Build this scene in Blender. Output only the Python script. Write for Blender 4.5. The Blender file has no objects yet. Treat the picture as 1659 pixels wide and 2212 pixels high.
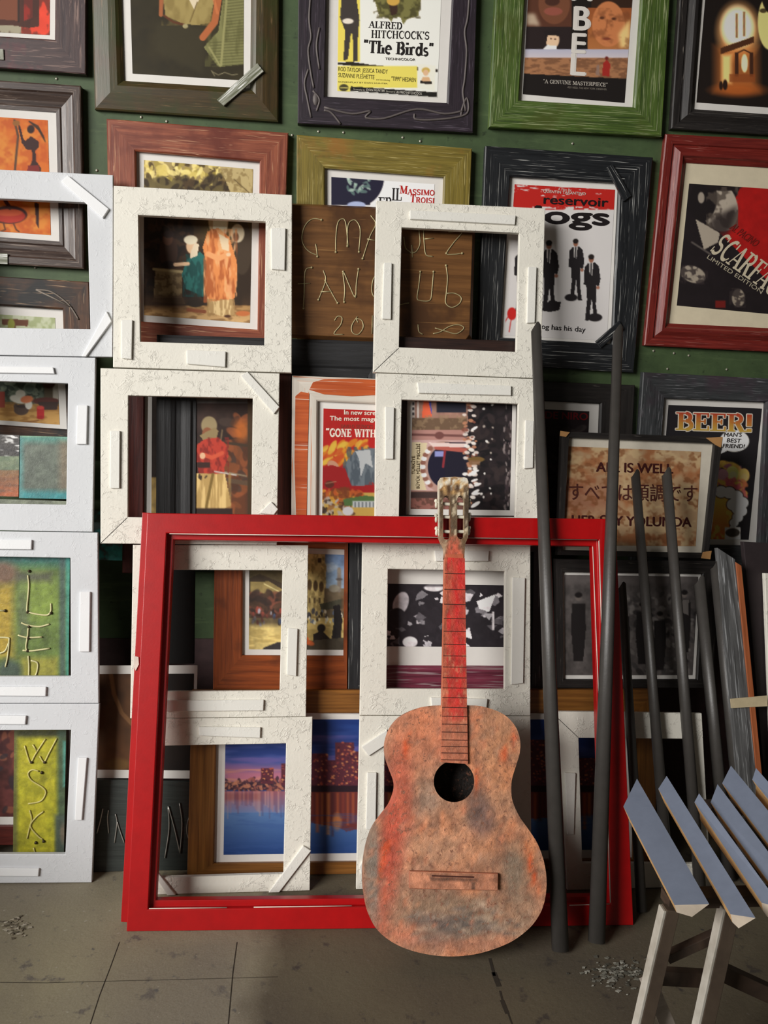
import bpy, bmesh, math, random
import numpy as np
from mathutils import Vector, Matrix
from mathutils.geometry import delaunay_2d_cdt

S = bpy.context.scene
COL = S.collection

# ---------------------------------------------------------------- camera
W, H, FPX = 1659, 2212, 1800.0
PITCH, ROLL, YAW = math.radians(9.56), math.radians(2.07), math.radians(5.9)
CAM = np.array([0.0, -2.1, 1.15])
_fwd = np.array([math.sin(YAW)*math.cos(PITCH), math.cos(YAW)*math.cos(PITCH), -math.sin(PITCH)])
_r0 = np.array([math.cos(YAW), -math.sin(YAW), 0.0])
_u0 = np.cross(_r0, _fwd)
_rt = math.cos(ROLL)*_r0 + math.sin(ROLL)*_u0
_up = -math.sin(ROLL)*_r0 + math.cos(ROLL)*_u0
cd = bpy.data.cameras.new('camera')
cd.sensor_fit = 'VERTICAL'; cd.sensor_height = 36.0; cd.lens = FPX/H*36.0
cd.clip_start = 0.02; cd.clip_end = 60
cam = bpy.data.objects.new('camera', cd); COL.objects.link(cam)
cam.matrix_world = Matrix(((_rt[0], _up[0], -_fwd[0], CAM[0]), (_rt[1], _up[1], -_fwd[1], CAM[1]),
                           (_rt[2], _up[2], -_fwd[2], CAM[2]), (0, 0, 0, 1)))
S.camera = cam

# ---------------------------------------------------------------- world, light, exposure
wd = bpy.data.worlds.new('world'); S.world = wd; wd.use_nodes = True
wd.node_tree.nodes['Background'].inputs['Color'].default_value = (1.0, 0.93, 0.82, 1)
wd.node_tree.nodes['Background'].inputs['Strength'].default_value = 0.07
# daylight from outside, coming in at a slant through the opening in the left wall
DAY = dict(loc=(-4.8, -4.4, 2.85), aim=(-0.1, -0.3, 0.85), size=(3.6, 2.6), power=630.0, color=(1.0, 0.975, 0.94))
ld = bpy.data.lights.new('daylight', 'AREA'); ld.shape = 'RECTANGLE'
ld.size, ld.size_y = DAY['size']; ld.energy = DAY['power']; ld.color = DAY['color']
lo = bpy.data.objects.new('daylight', ld); COL.objects.link(lo)
lo.location = DAY['loc']; lo.rotation_euler = (Vector(DAY['aim'])-Vector(DAY['loc'])).to_track_quat('-Z', 'Y').to_euler()
S.view_settings.view_transform = 'Standard'; S.view_settings.look = 'None'
S.view_settings.gamma = 1.0; S.view_settings.use_curve_mapping = False
S.view_settings.exposure = 0.0

# ---------------------------------------------------------------- helpers
def lin(c):
    c = np.asarray(c, float)/255.0
    return np.where(c <= 0.04045, c/12.92, ((c+0.055)/1.055)**2.4)
def L4(c): return tuple(lin(c)) + (1.0,)

def ray(u, v): return _fwd + (u-W/2)/FPX*_rt - (v-H/2)/FPX*_up
class Pl:
    """an upright or leaning plane Y = B + k*z + m*x ; at() gives the real point of it that the photo shows at a pixel"""
    def __init__(s, B, k=0.0, m=0.0):
        s.B, s.k, s.m = B, k, m
        n = np.array([m, -1.0, k]); s.n = n/np.linalg.norm(n)
        u = np.array([0, k, 1.0]); s.up = u/np.linalg.norm(u)
    def at(s, u, v, h=0.0):
        d = ray(u, v)
        t = (s.B + s.k*CAM[2] + s.m*CAM[0] - CAM[1])/(d[1]-s.k*d[2]-s.m*d[0])
        p = CAM + t*d
        if p[2] < 0.001: p = p + s.up*((0.001-p[2])/s.up[2])
        return p + s.n*h

class MB:
    def __init__(s): s.v = []; s.f = []; s.m = []; s.uv = []; s.c = []
    def add(s, verts, faces, mat=0, uvs=None, col=None):
        o = len(s.v); s.v.extend([tuple(p) for p in verts])
        if col is None: col = (1, 1, 1)
        if np.ndim(col) == 1: s.c.extend([tuple(col)]*len(verts))
        else: s.c.extend([tuple(x) for x in col])
        for i, f in enumerate(faces):
            s.f.append(tuple(o+j for j in f)); s.m.append(mat)
            s.uv.append(uvs[i] if uvs else [(0, 0)]*len(f))
    def quad_prism(s, front, back, mat=0, side=None):
        """front/back: same number of points, closed prism"""
        n = len(front); v = list(front)+list(back)
        f = [tuple(range(n)), tuple(range(2*n-1, n-1, -1))]
        ln = [np.linalg.norm(np.subtract(front[(i+1) % n], front[i])) for i in range(n)]
        fu = [(0, 0), (ln[0], 0), (ln[0], ln[1]), (0, ln[1])][:n] if n == 4 else [(p[0], p[2]) for p in front]
        if n == 4 and ln[1] > ln[0]: fu = [(0, 0), (0, ln[0]), (ln[1], ln[0]), (ln[1], 0)]
        uv = [fu, fu]
        for i in range(n):
            j = (i+1) % n
            f.append((j, i, n+i, n+j)); uv.append([(0, 0), (ln[i], 0), (ln[i], .02), (0, .02)])
        s.add(v, f, mat, uv)
    def tube(s, pts, r, n=8, mat=0, col=None, caps=True):
        pts = [np.array(p, float) for p in pts]; V = []; F = []
        for i, p in enumerate(pts):
            a = pts[max(i-1, 0)]; b = pts[min(i+1, len(pts)-1)]
            t = (b-a)/(np.linalg.norm(b-a)+1e-12)
            x = np.cross(t, [0.2, 1, 0.1]); x /= np.linalg.norm(x)+1e-12; y = np.cross(t, x)
            rr = r[i] if isinstance(r, (list, tuple)) else r
            for k in range(n):
                g = 2*math.pi*k/n; V.append(p+rr*(math.cos(g)*x+math.sin(g)*y))
        for i in range(len(pts)-1):
            for k in range(n):
                F.append((i*n+k, i*n+(k+1) % n, (i+1)*n+(k+1) % n, (i+1)*n+k))
        if caps:
            F.append(tuple(range(n-1, -1, -1))); o = (len(pts)-1)*n; F.append(tuple(range(o, o+n)))
        s.add(V, F, mat, None, col)
    def ball(s, c, r, mat=0, sx=(1, 1, 1)):
        V = []; F = []; n, m = 8, 5
        for i in range(m+1):
            a = math.pi*i/m
            for k in range(n):
                b = 2*math.pi*k/n
                V.append((c[0]+r*sx[0]*math.sin(a)*math.cos(b), c[1]+r*sx[1]*math.sin(a)*math.sin(b), c[2]+r*sx[2]*math.cos(a)))
        for i in range(m):
            for k in range(n): F.append((i*n+k, (i+1)*n+k, (i+1)*n+(k+1) % n, i*n+(k+1) % n))
        s.add(V, F, mat)
    def build(s, name, mats, parent=None, loc=None, smooth=False, bevel=0, fix=True):
        me = bpy.data.meshes.new(name)
        V = np.array(s.v, float)
        base = np.array(parent.location) if parent else (np.array(loc) if loc is not None else np.array([V[:, 0].mean(), V[:, 1].mean(), V[:, 2].min()]))
        if parent and parent.parent: base = base + np.array(parent.parent.location)
        me.from_pydata((V-base).tolist(), [], s.f)
        if not isinstance(mats, (list, tuple)): mats = [mats]
        for m in mats: me.materials.append(m)
        me.polygons.foreach_set('material_index', s.m)
        uvl = me.uv_layers.new(name='UVMap')
        uvl.data.foreach_set('uv', np.array([c for f in s.uv for c in f], float).ravel())
        ca = me.color_attributes.new('ink', 'FLOAT_COLOR', 'POINT')
        c4 = np.ones((len(s.v), 4)); c4[:, :3] = np.array(s.c, float)
        ca.data.foreach_set('color', c4.ravel())
        if smooth: me.polygons.foreach_set('use_smooth', [True]*len(me.polygons))
        me.update()
        if fix:
            bm = bmesh.new(); bm.from_mesh(me); bmesh.ops.recalc_face_normals(bm, faces=bm.faces); bm.to_mesh(me); bm.free()
        o = bpy.data.objects.new(name, me); COL.objects.link(o)
        if parent: o.parent = parent
        else: o.location = base
        if bevel:
            b = o.modifiers.new('edge', 'BEVEL'); b.width = bevel; b.segments = 2; b.limit_method = 'ANGLE'
        return o

def sm(P, k=5):
    """smooth curve through the points"""
    P = [np.array(p, float) for p in P]
    if len(P) < 3: return P
    Q = [2*P[0]-P[1]]+P+[2*P[-1]-P[-2]]; R = []
    for i in range(1, len(Q)-2):
        a, b, c, d = Q[i-1:i+3]
        for j in range(k):
            t = j/k; R.append(.5*(2*b+(c-a)*t+(2*a-5*b+4*c-d)*t*t+(-a+3*b-3*c+d)*t**3))
    return R+[P[-1]]

def tag(o, label=None, cat=None, group=None, kind=None):
    if label: o['label'] = label
    if cat: o['category'] = cat
    if group: o['group'] = group
    if kind: o['kind'] = kind
    return o
def thing(name, label, cat, loc, group=None):
    o = bpy.data.objects.new(name, None); COL.objects.link(o)
    o.location = tuple(loc); o.empty_display_size = .05
    return tag(o, label, cat, group)

# ---------------------------------------------------------------- materials
def new_mat(name):
    m = bpy.data.materials.new(name); m.use_nodes = True
    nt = m.node_tree; return m, nt, nt.nodes['Principled BSDF']
def N(nt, t, **kw):
    n = nt.nodes.new(t)
    for k, v in kw.items():
        if k in n.inputs: n.inputs[k].default_value = v
        else: setattr(n, k, v)
    return n
def ramp(nt, fac, stops):
    r = nt.nodes.new('ShaderNodeValToRGB'); e = r.color_ramp.elements
    while len(e) < len(stops): e.new(0.5)
    for i, (p, c) in enumerate(stops): e[i].position = p; e[i].color = c
    nt.links.new(fac, r.inputs['Fac']); return r.outputs['Color']
def mix(nt, fac, a, b, mode='MIX'):
    n = nt.nodes.new('ShaderNodeMix'); n.data_type = 'RGBA'; n.blend_type = mode
    for sock, val in ((n.inputs[0], fac), (n.inputs[6], a), (n.inputs[7], b)):
        if hasattr(val, 'links'): nt.links.new(val, sock)
        else: sock.default_value = val
    return n.outputs[2]
def noise(nt, vec, scale, detail=4, rough=.6, dist=0):
    n = N(nt, 'ShaderNodeTexNoise', Scale=scale, Detail=detail, Roughness=rough, Distortion=dist)
    if vec is not None: nt.links.new(vec, n.inputs['Vector'])
    return n.outputs['Fac']
def mapped(nt, src, scale=(1, 1, 1), loc=(0, 0, 0)):
    c = N(nt, 'ShaderNodeTexCoord'); mp = N(nt, 'ShaderNodeMapping')
    mp.inputs['Scale'].default_value = scale; mp.inputs['Location'].default_value = loc
    nt.links.new(c.outputs[src], mp.inputs['Vector']); return mp.outputs['Vector']
def bump(nt, bsdf, h, strength=.3, dist=.002):
    b = N(nt, 'ShaderNodeBump', Strength=strength, Distance=dist)
    nt.links.new(h, b.inputs['Height']); nt.links.new(b.outputs['Normal'], bsdf.inputs['Normal'])
def bw(a): return (a, a, a, 1)

def plain(name, c, rough=.6, metal=0, vary=.12, bmp=.15):
    m, nt, b = new_mat(name)
    v = mapped(nt, 'Object'); f = noise(nt, v, 35, 5)
    c = lin(c); lo_, hi = tuple(c*(1-vary))+(1,), tuple(np.minimum(c*(1+vary), 1))+(1,)
    nt.links.new(ramp(nt, f, [(.3, lo_), (.7, hi)]), b.inputs['Base Color'])
    b.inputs['Roughness'].default_value = rough; b.inputs['Metallic'].default_value = metal
    if bmp: bump(nt, b, noise(nt, v, 220, 3), bmp, .001)
    return m

def wood(name, dark, light, streak=None, amt=.0, rough=.5, gs=(9, 160), blotch=None, bl=.6, seed=0, bmp=.3):
    """grain runs along UV u; streak = lighter dry-brush scratches"""
    m, nt, b = new_mat(name)
    v = mapped(nt, 'UV', (gs[0], gs[1], 1), (seed*3.1, seed*7.7, seed))
    g = noise(nt, v, 1.0, 6, .65, .4)
    col = ramp(nt, g, [(.32, L4(dark)), (.68, L4(light))])
    o = mapped(nt, 'Object', (1, 1, 1), (seed, seed*2, 0))
    if blotch is not None:
        f2 = ramp(nt, noise(nt, o, 7, 4, .6), [(bl-.06, bw(0)), (bl+.08, bw(1))])
        col = mix(nt, f2, col, L4(blotch))
    if streak is not None:
        v2 = mapped(nt, 'UV', (gs[0]*1.5, gs[1]*2.6, 1), (seed*1.7+4, seed*2.3, 3))
        s = ramp(nt, noise(nt, v2, 1.0, 3, .55, .8), [(.71-amt*.42, bw(0)), (.79-amt*.42, bw(1))])
        col = mix(nt, s, col, L4(streak))
    nt.links.new(col, b.inputs['Base Color'])
    b.inputs['Roughness'].default_value = rough
    bump(nt, b, g, bmp, .0012)
    return m

def rough_white(name, c, strength):
    """thick white house paint with ridges and crumbs"""
    m, nt, b = new_mat(name)
    v = mapped(nt, 'Object')
    w = N(nt, 'ShaderNodeTexNoise', Scale=14, Detail=3); nt.links.new(v, w.inputs['Vector'])
    vv = N(nt, 'ShaderNodeVectorMath', operation='MULTIPLY_ADD')
    nt.links.new(w.outputs['Color'], vv.inputs[0]); vv.inputs[1].default_value = (.05, .05, .05); nt.links.new(v, vv.inputs[2])
    ridge = ramp(nt, noise(nt, vv.outputs[0], 34, 4, .6, .9), [(.46, bw(0)), (.497, bw(1)), (.53, bw(0))])
    mask = ramp(nt, noise(nt, v, 17, 3), [(.52, bw(0)), (.60, bw(1))])
    rm = mix(nt, 1.0, ridge, mask, 'MULTIPLY')
    crumbs = mix(nt, 1.0, ramp(nt, noise(nt, v, 75, 5, .65, .5), [(.56, bw(0)), (.70, bw(1))]), ramp(nt, noise(nt, v, 11, 4), [(.40, bw(0)), (.58, bw(1))]), 'MULTIPLY')
    fine = noise(nt, v, 160, 4, .6)
    h = mix(nt, .9, mix(nt, .45, bw(0), rm), crumbs, 'ADD'); h = mix(nt, .25, h, fine, 'ADD')
    bump(nt, b, h, strength, .0035)
    f = noise(nt, v, 6, 5)
    cc = lin(c)
    nt.links.new(ramp(nt, f, [(.3, tuple(cc*.93)+(1,)), (.7, tuple(cc)+(1,))]), b.inputs['Base Color'])
    b.inputs['Roughness'].default_value = .62
    return m

def ink_mat():
    m, nt, b = new_mat('printed_paper')
    a = N(nt, 'ShaderNodeVertexColor', layer_name='ink')
    nt.links.new(a.outputs['Color'], b.inputs['Base Color'])
    b.inputs['Roughness'].default_value = .55; b.inputs['Specular IOR Level'].default_value = .3
    return m
INK = ink_mat()
def painted(name, rough, sc, strength, dist=.002, spots=None):
    """brushed colour (from the piece's own paint patches) with impasto relief"""
    m, nt, b = new_mat(name)
    a = N(nt, 'ShaderNodeVertexColor', layer_name='ink'); v = mapped(nt, 'Object')
    col = a.outputs['Color']
    f = noise(nt, v, sc, 6, .65)
    col = mix(nt, 1.0, col, ramp(nt, f, [(.25, bw(.55)), (.75, bw(1.35))]), 'MULTIPLY')
    if spots:
        s = ramp(nt, noise(nt, v, sc*2.2, 4, .7), [(.56, bw(0)), (.68, bw(1))]); col = mix(nt, s, col, L4(spots))
    nt.links.new(col, b.inputs['Base Color']); b.inputs['Roughness'].default_value = rough
    bump(nt, b, noise(nt, v, sc*2, 6, .7, .6), strength, dist)
    return m

MAT_BOARD = plain('white_mat_board', (226, 222, 216), .7, 0, .02, .05)
MAT_CREAM = plain('cream_mat_board', (216, 204, 176), .7, 0, .05, .05)
WHITE_A = rough_white('white_paint_thick', (232, 228, 216), .55)
WHITE_B = rough_white('white_paint_smoother', (211, 213, 216), .25)
STRIP_W = rough_white('white_painted_strip', (232, 230, 222), .25)
SEAM = plain('dark_joint_line', (40, 36, 32), .9)
WIRE = plain('pale_wire', (176, 164, 122), .45, .3)
NAIL = plain('nail_head', (70, 60, 42), .45, .5)

# ---------------------------------------------------------------- lettering
_capH = None
def sans2d(txt, bold=0.0):
    global _capH
    def mk(t, off):
        cu = bpy.data.curves.new('t', 'FONT'); cu.body = t; cu.size = 1.0; cu.offset = off; cu.resolution_u = 4
        ob = bpy.data.objects.new('t', cu); COL.objects.link(ob)
        dg = bpy.context.evaluated_depsgraph_get(); me = bpy.data.meshes.new_from_object(ob.evaluated_get(dg))
        V = np.array([v.co[:2] for v in me.vertices]); F = [tuple(p.vertices) for p in me.polygons]
        bpy.data.objects.remove(ob); bpy.data.curves.remove(cu); bpy.data.meshes.remove(me)
        return V, F
    if _capH is None:
        V, F = mk('H', 0); _capH = V[:, 1].max()
    V, F = mk(txt, 0)
    if len(V) == 0: return V, F
    V[:, 0] -= V[:, 0].min(); V /= _capH
    return V, F

def arc(cx, cy, rx, ry, a0, a1, n=14):
    return [(cx+rx*math.cos(math.radians(a0+(a1-a0)*i/n)), cy+ry*math.sin(math.radians(a0+(a1-a0)*i/n))) for i in range(n+1)]
K_, N_ = .19, .075
# glyph: advance, [(width, polyline)], [serif centres]
GL = {
 'A': (.86, [(N_, [(.1, 0), (.42, 1)]), (K_, [(.42, .97), (.74, 0)]), (N_, [(.2, .32), (.62, .32)])], [(.1, 0), (.74, 0)]),
 'B': (.8, [(K_, [(.2, 0), (.2, 1)]), (N_, [(.2, .96), (.42, .96)]), (N_, [(.2, .52), (.44, .52)]), (N_, [(.2, .04), (.45, .04)]), (K_*.9, arc(.42, .74, .2, .22, 90, -90)), (K_*.95, arc(.45, .28, .23, .24, 90, -90))], [(.14, 0), (.14, 1)]),
 'C': (.8, [(K_*.9, arc(.46, .5, .34, .46, 70, 290)), (N_*1.4, [(.72, .98), (.72, .7)]), (N_, [(.58, .04), (.74, .22)])], []),
 'D': (.86, [(K_, [(.2, 0), (.2, 1)]), (N_, [(.2, .96), (.4, .96)]), (N_, [(.2, .04), (.4, .04)]), (K_*.95, arc(.4, .5, .32, .46, 90, -90))], [(.14, 0), (.14, 1)]),
 'E': (.76, [(K_, [(.2, 0), (.2, 1)]), (N_, [(.1, .96), (.66, .96)]), (N_, [(.2, .52), (.5, .52)]), (N_, [(.1, .04), (.68, .04)]), (N_, [(.64, 1), (.64, .76)]), (N_, [(.66, 0), (.66, .26)]), (N_, [(.5, .66), (.5, .38)])], [(.14, 0), (.14, 1)]),
 'F': (.72, [(K_, [(.2, 0), (.2, 1)]), (N_, [(.1, .96), (.64, .96)]), (N_, [(.2, .52), (.5, .52)]), (N_, [(.62, 1), (.62, .74)]), (N_, [(.5, .66), (.5, .38)])], [(.2, 0), (.14, 1)]),
 'G': (.86, [(K_*.9, arc(.46, .5, .34, .46, 65, 300)), (N_*1.4, [(.74, .98), (.74, .7)]), (K_*.9, [(.7, .04), (.7, .42)])], [(.7, .45)]),
 'H': (.92, [(K_, [(.2, 0), (.2, 1)]), (K_, [(.72, 0), (.72, 1)]), (N_, [(.2, .5), (.72, .5)])], [(.2, 0), (.2, 1), (.72, 0), (.72, 1)]),
 'I': (.44, [(K_, [(.22, 0), (.22, 1)])], [(.22, 0), (.22, 1)]),
 'K': (.9, [(K_, [(.2, 0), (.2, 1)]), (N_, [(.26, .42), (.7, 1)]), (K_, [(.4, .58), (.72, 0)])], [(.2, 0), (.2, 1), (.7, 1), (.74, 0)]),
 'L': (.72, [(K_, [(.2, 0), (.2, 1)]), (N_, [(.1, .04), (.66, .04)]), (N_, [(.64, 0), (.64, .3)])], [(.2, 1), (.14, 0)]),
 'M': (1.08, [(N_, [(.16, 0), (.16, 1)]), (K_, [(.2, 1), (.54, .05)]), (N_, [(.54, .05), (.86, 1)]), (K_, [(.88, 0), (.88, 1)])], [(.16, 0), (.12, 1), (.88, 0), (.92, 1)]),
 'N': (.92, [(N_, [(.18, 0), (.18, 1)]), (K_, [(.2, 1), (.72, 0)]), (N_, [(.72, 0), (.72, 1)])], [(.18, 0), (.12, 1), (.72, 1)]),
 'O': (.9, [(K_*.85, arc(.45, .5, .34, .45, 0, 360, 22))], []),
 'P': (.78, [(K_, [(.2, 0), (.2, 1)]), (N_, [(.2, .96), (.42, .96)]), (N_, [(.2, .46), (.42, .46)]), (K_*.9, arc(.42, .71, .24, .25, 90, -90))], [(.2, 0), (.14, 1)]),
 'R': (.86, [(K_, [(.2, 0), (.2, 1)]), (N_, [(.2, .96), (.42, .96)]), (N_, [(.2, .5), (.42, .5)]), (K_*.9, arc(.42, .73, .22, .23, 90, -90)), (K_, [(.46, .5), (.7, 0)])], [(.2, 0), (.14, 1), (.76, 0)]),
 'S': (.72, [(K_*.8, arc(.36, .73, .23, .23, 40, 270)), (K_*.8, arc(.36, .27, .24, .23, 90, -140)), (N_, [(.6, .98), (.6, .74)]), (N_, [(.1, .02), (.1, .28)])], []),
 'T': (.8, [(K_, [(.4, 0), (.4, 1)]), (N_, [(.08, .96), (.72, .96)]), (N_, [(.1, 1), (.1, .74)]), (N_, [(.7, 1), (.7, .74)])], [(.4, 0)]),
 'U': (.9, [(K_, [(.2, 1), (.2, .3)]), (N_, arc(.45, .3, .25, .28, 180, 360)), (N_, [(.7, .3), (.7, 1)])], [(.2, 1), (.7, 1)]),
 'W': (1.2, [(K_, [(.14, 1), (.4, 0)]), (N_, [(.4, 0), (.6, .95)]), (K_, [(.58, 1), (.84, 0)]), (N_, [(.84, 0), (1.06, 1)])], [(.14, 1), (.58, 1), (1.06, 1)]),
 'Y': (.86, [(K_, [(.14, 1), (.43, .45)]), (N_, [(.43, .45), (.72, 1)]), (K_, [(.43, 0), (.43, .47)])], [(.14, 1), (.72, 1), (.43, 0)]),
 'h': (.7, [(K_, [(.16, 0), (.16, 1.02)]), (N_, arc(.36, .42, .18, .22, 160, 60, 6)), (K_, [(.52, 0), (.52, .5)])], [(.16, 0), (.12, 1), (.52, 0)]),
 'e': (.58, [(K_*.8, arc(.3, .33, .22, .31, 0, 310)), (N_, [(.1, .36), (.52, .36)])], []),
 'i': (.36, [(K_, [(.17, 0), (.17, .62)]), (K_, [(.17, .8), (.17, .98)])], [(.17, 0), (.13, .6)]),
 'r': (.54, [(K_, [(.16, 0), (.16, .64)]), (N_*1.6, arc(.36, .42, .2, .2, 150, 50, 6))], [(.16, 0), (.12, .62)]),
 'd': (.68, [(K_, [(.52, 0), (.52, 1.02)]), (K_*.8, arc(.3, .33, .2, .31, 20, 340))], [(.58, 0), (.48, 1)]),
 's': (.5, [(K_*.7, arc(.25, .47, .15, .15, 40, 270)), (K_*.7, arc(.25, .17, .16, .15, 90, -140))], []),
 "'": (.24, [(K_*.8, [(.12, 1.02), (.1, .74)])], []),
 '"': (.42, [(K_*.7, [(.13, 1.06), (.1, .8)]), (K_*.7, [(.32, 1.06), (.29, .8)])], []),
 '!': (.34, [(K_*1.1, [(.16, 1), (.16, .32)]), (K_*1.1, [(.16, .0), (.16, .17)])], []),
 ' ': (.4, [], []),
}
def serif2d(txt, bold=1.0):
    V = []; F = []; x = 0.0
    for ch in txt:
        lay = 0; adv, st, sf = GL.get(ch, GL[' '])
        for w, pl in st:
            w = w*bold
            P = np.array(pl, float)
            T = np.zeros_like(P)
            for i in range(len(P)):
                t = P[min(i+1, len(P)-1)]-P[max(i-1, 0)]; T[i] = t/(np.linalg.norm(t)+1e-9)
            Nn = np.stack([-T[:, 1], T[:, 0]], 1)*w/2
            o = len(V)
            lay += 1
            for i in range(len(P)):
                V.append((*(P[i]+Nn[i]+(x, 0)), lay)); V.append((*(P[i]-Nn[i]+(x, 0)), lay))
            for i in range(len(P)-1): F.append((o+2*i, o+2*i+1, o+2*i+3, o+2*i+2))
        for sx, sy in sf:
            hw, hh = .17, .07; y0 = 0 if sy < .3 else sy-hh
            o = len(V); lay += 1
            for dx, dy in ((-hw, 0), (hw, 0), (hw, hh), (-hw, hh)): V.append((x+sx+dx, y0+dy, lay))
            F.append((o, o+1, o+2, o+3))
        x += adv
    return np.array(V), F

def text(mb, pl, txt, a, b, hp, h, col, font='sans', bold=0.0, shear=0.0, arcy=0.0, grad=None):
    """letters of cap height hp px on the baseline a->b (photo pixels), as ink h in front of plane pl"""
    V, F = sans2d(txt, bold) if font == 'sans' else serif2d(txt, bold or 1.0)
    if len(V) == 0: return
    w = V[:, 0].max() if font == 'sans' else sum(GL.get(c, GL[' '])[0] for c in txt)
    a = np.array(a, float); b = np.array(b, float); d = (b-a)/np.linalg.norm(b-a); up = np.array([d[1], -d[0]])
    px = np.hypot(*(b-a))/w
    offs = [(0, 0)]
    if font == 'sans' and bold: offs += [(bold*hp*.8, 0), (-bold*hp*.8, 0), (0, bold*hp*.4), (0, -bold*hp*.4)]
    for ox, oy in offs:                                            # heavier strokes: shifted layers, each a hair above the last
        P = []; C = []
        for x, y, *ly in V:
            q = a + (b-a)*(x/w) + up*hp*y + d*shear*hp*y + d*ox + up*oy
            P.append(pl.at(q[0], q[1], h+(ly[0]*3e-5 if ly else 0)))
            C.append(lin(col) if grad is None else lin(np.array(col)*(1-min(max(y, 0), 1))+np.array(grad)*min(max(y, 0), 1)))
        mb.add(P, F, 0, None, C); h += .00015

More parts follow.
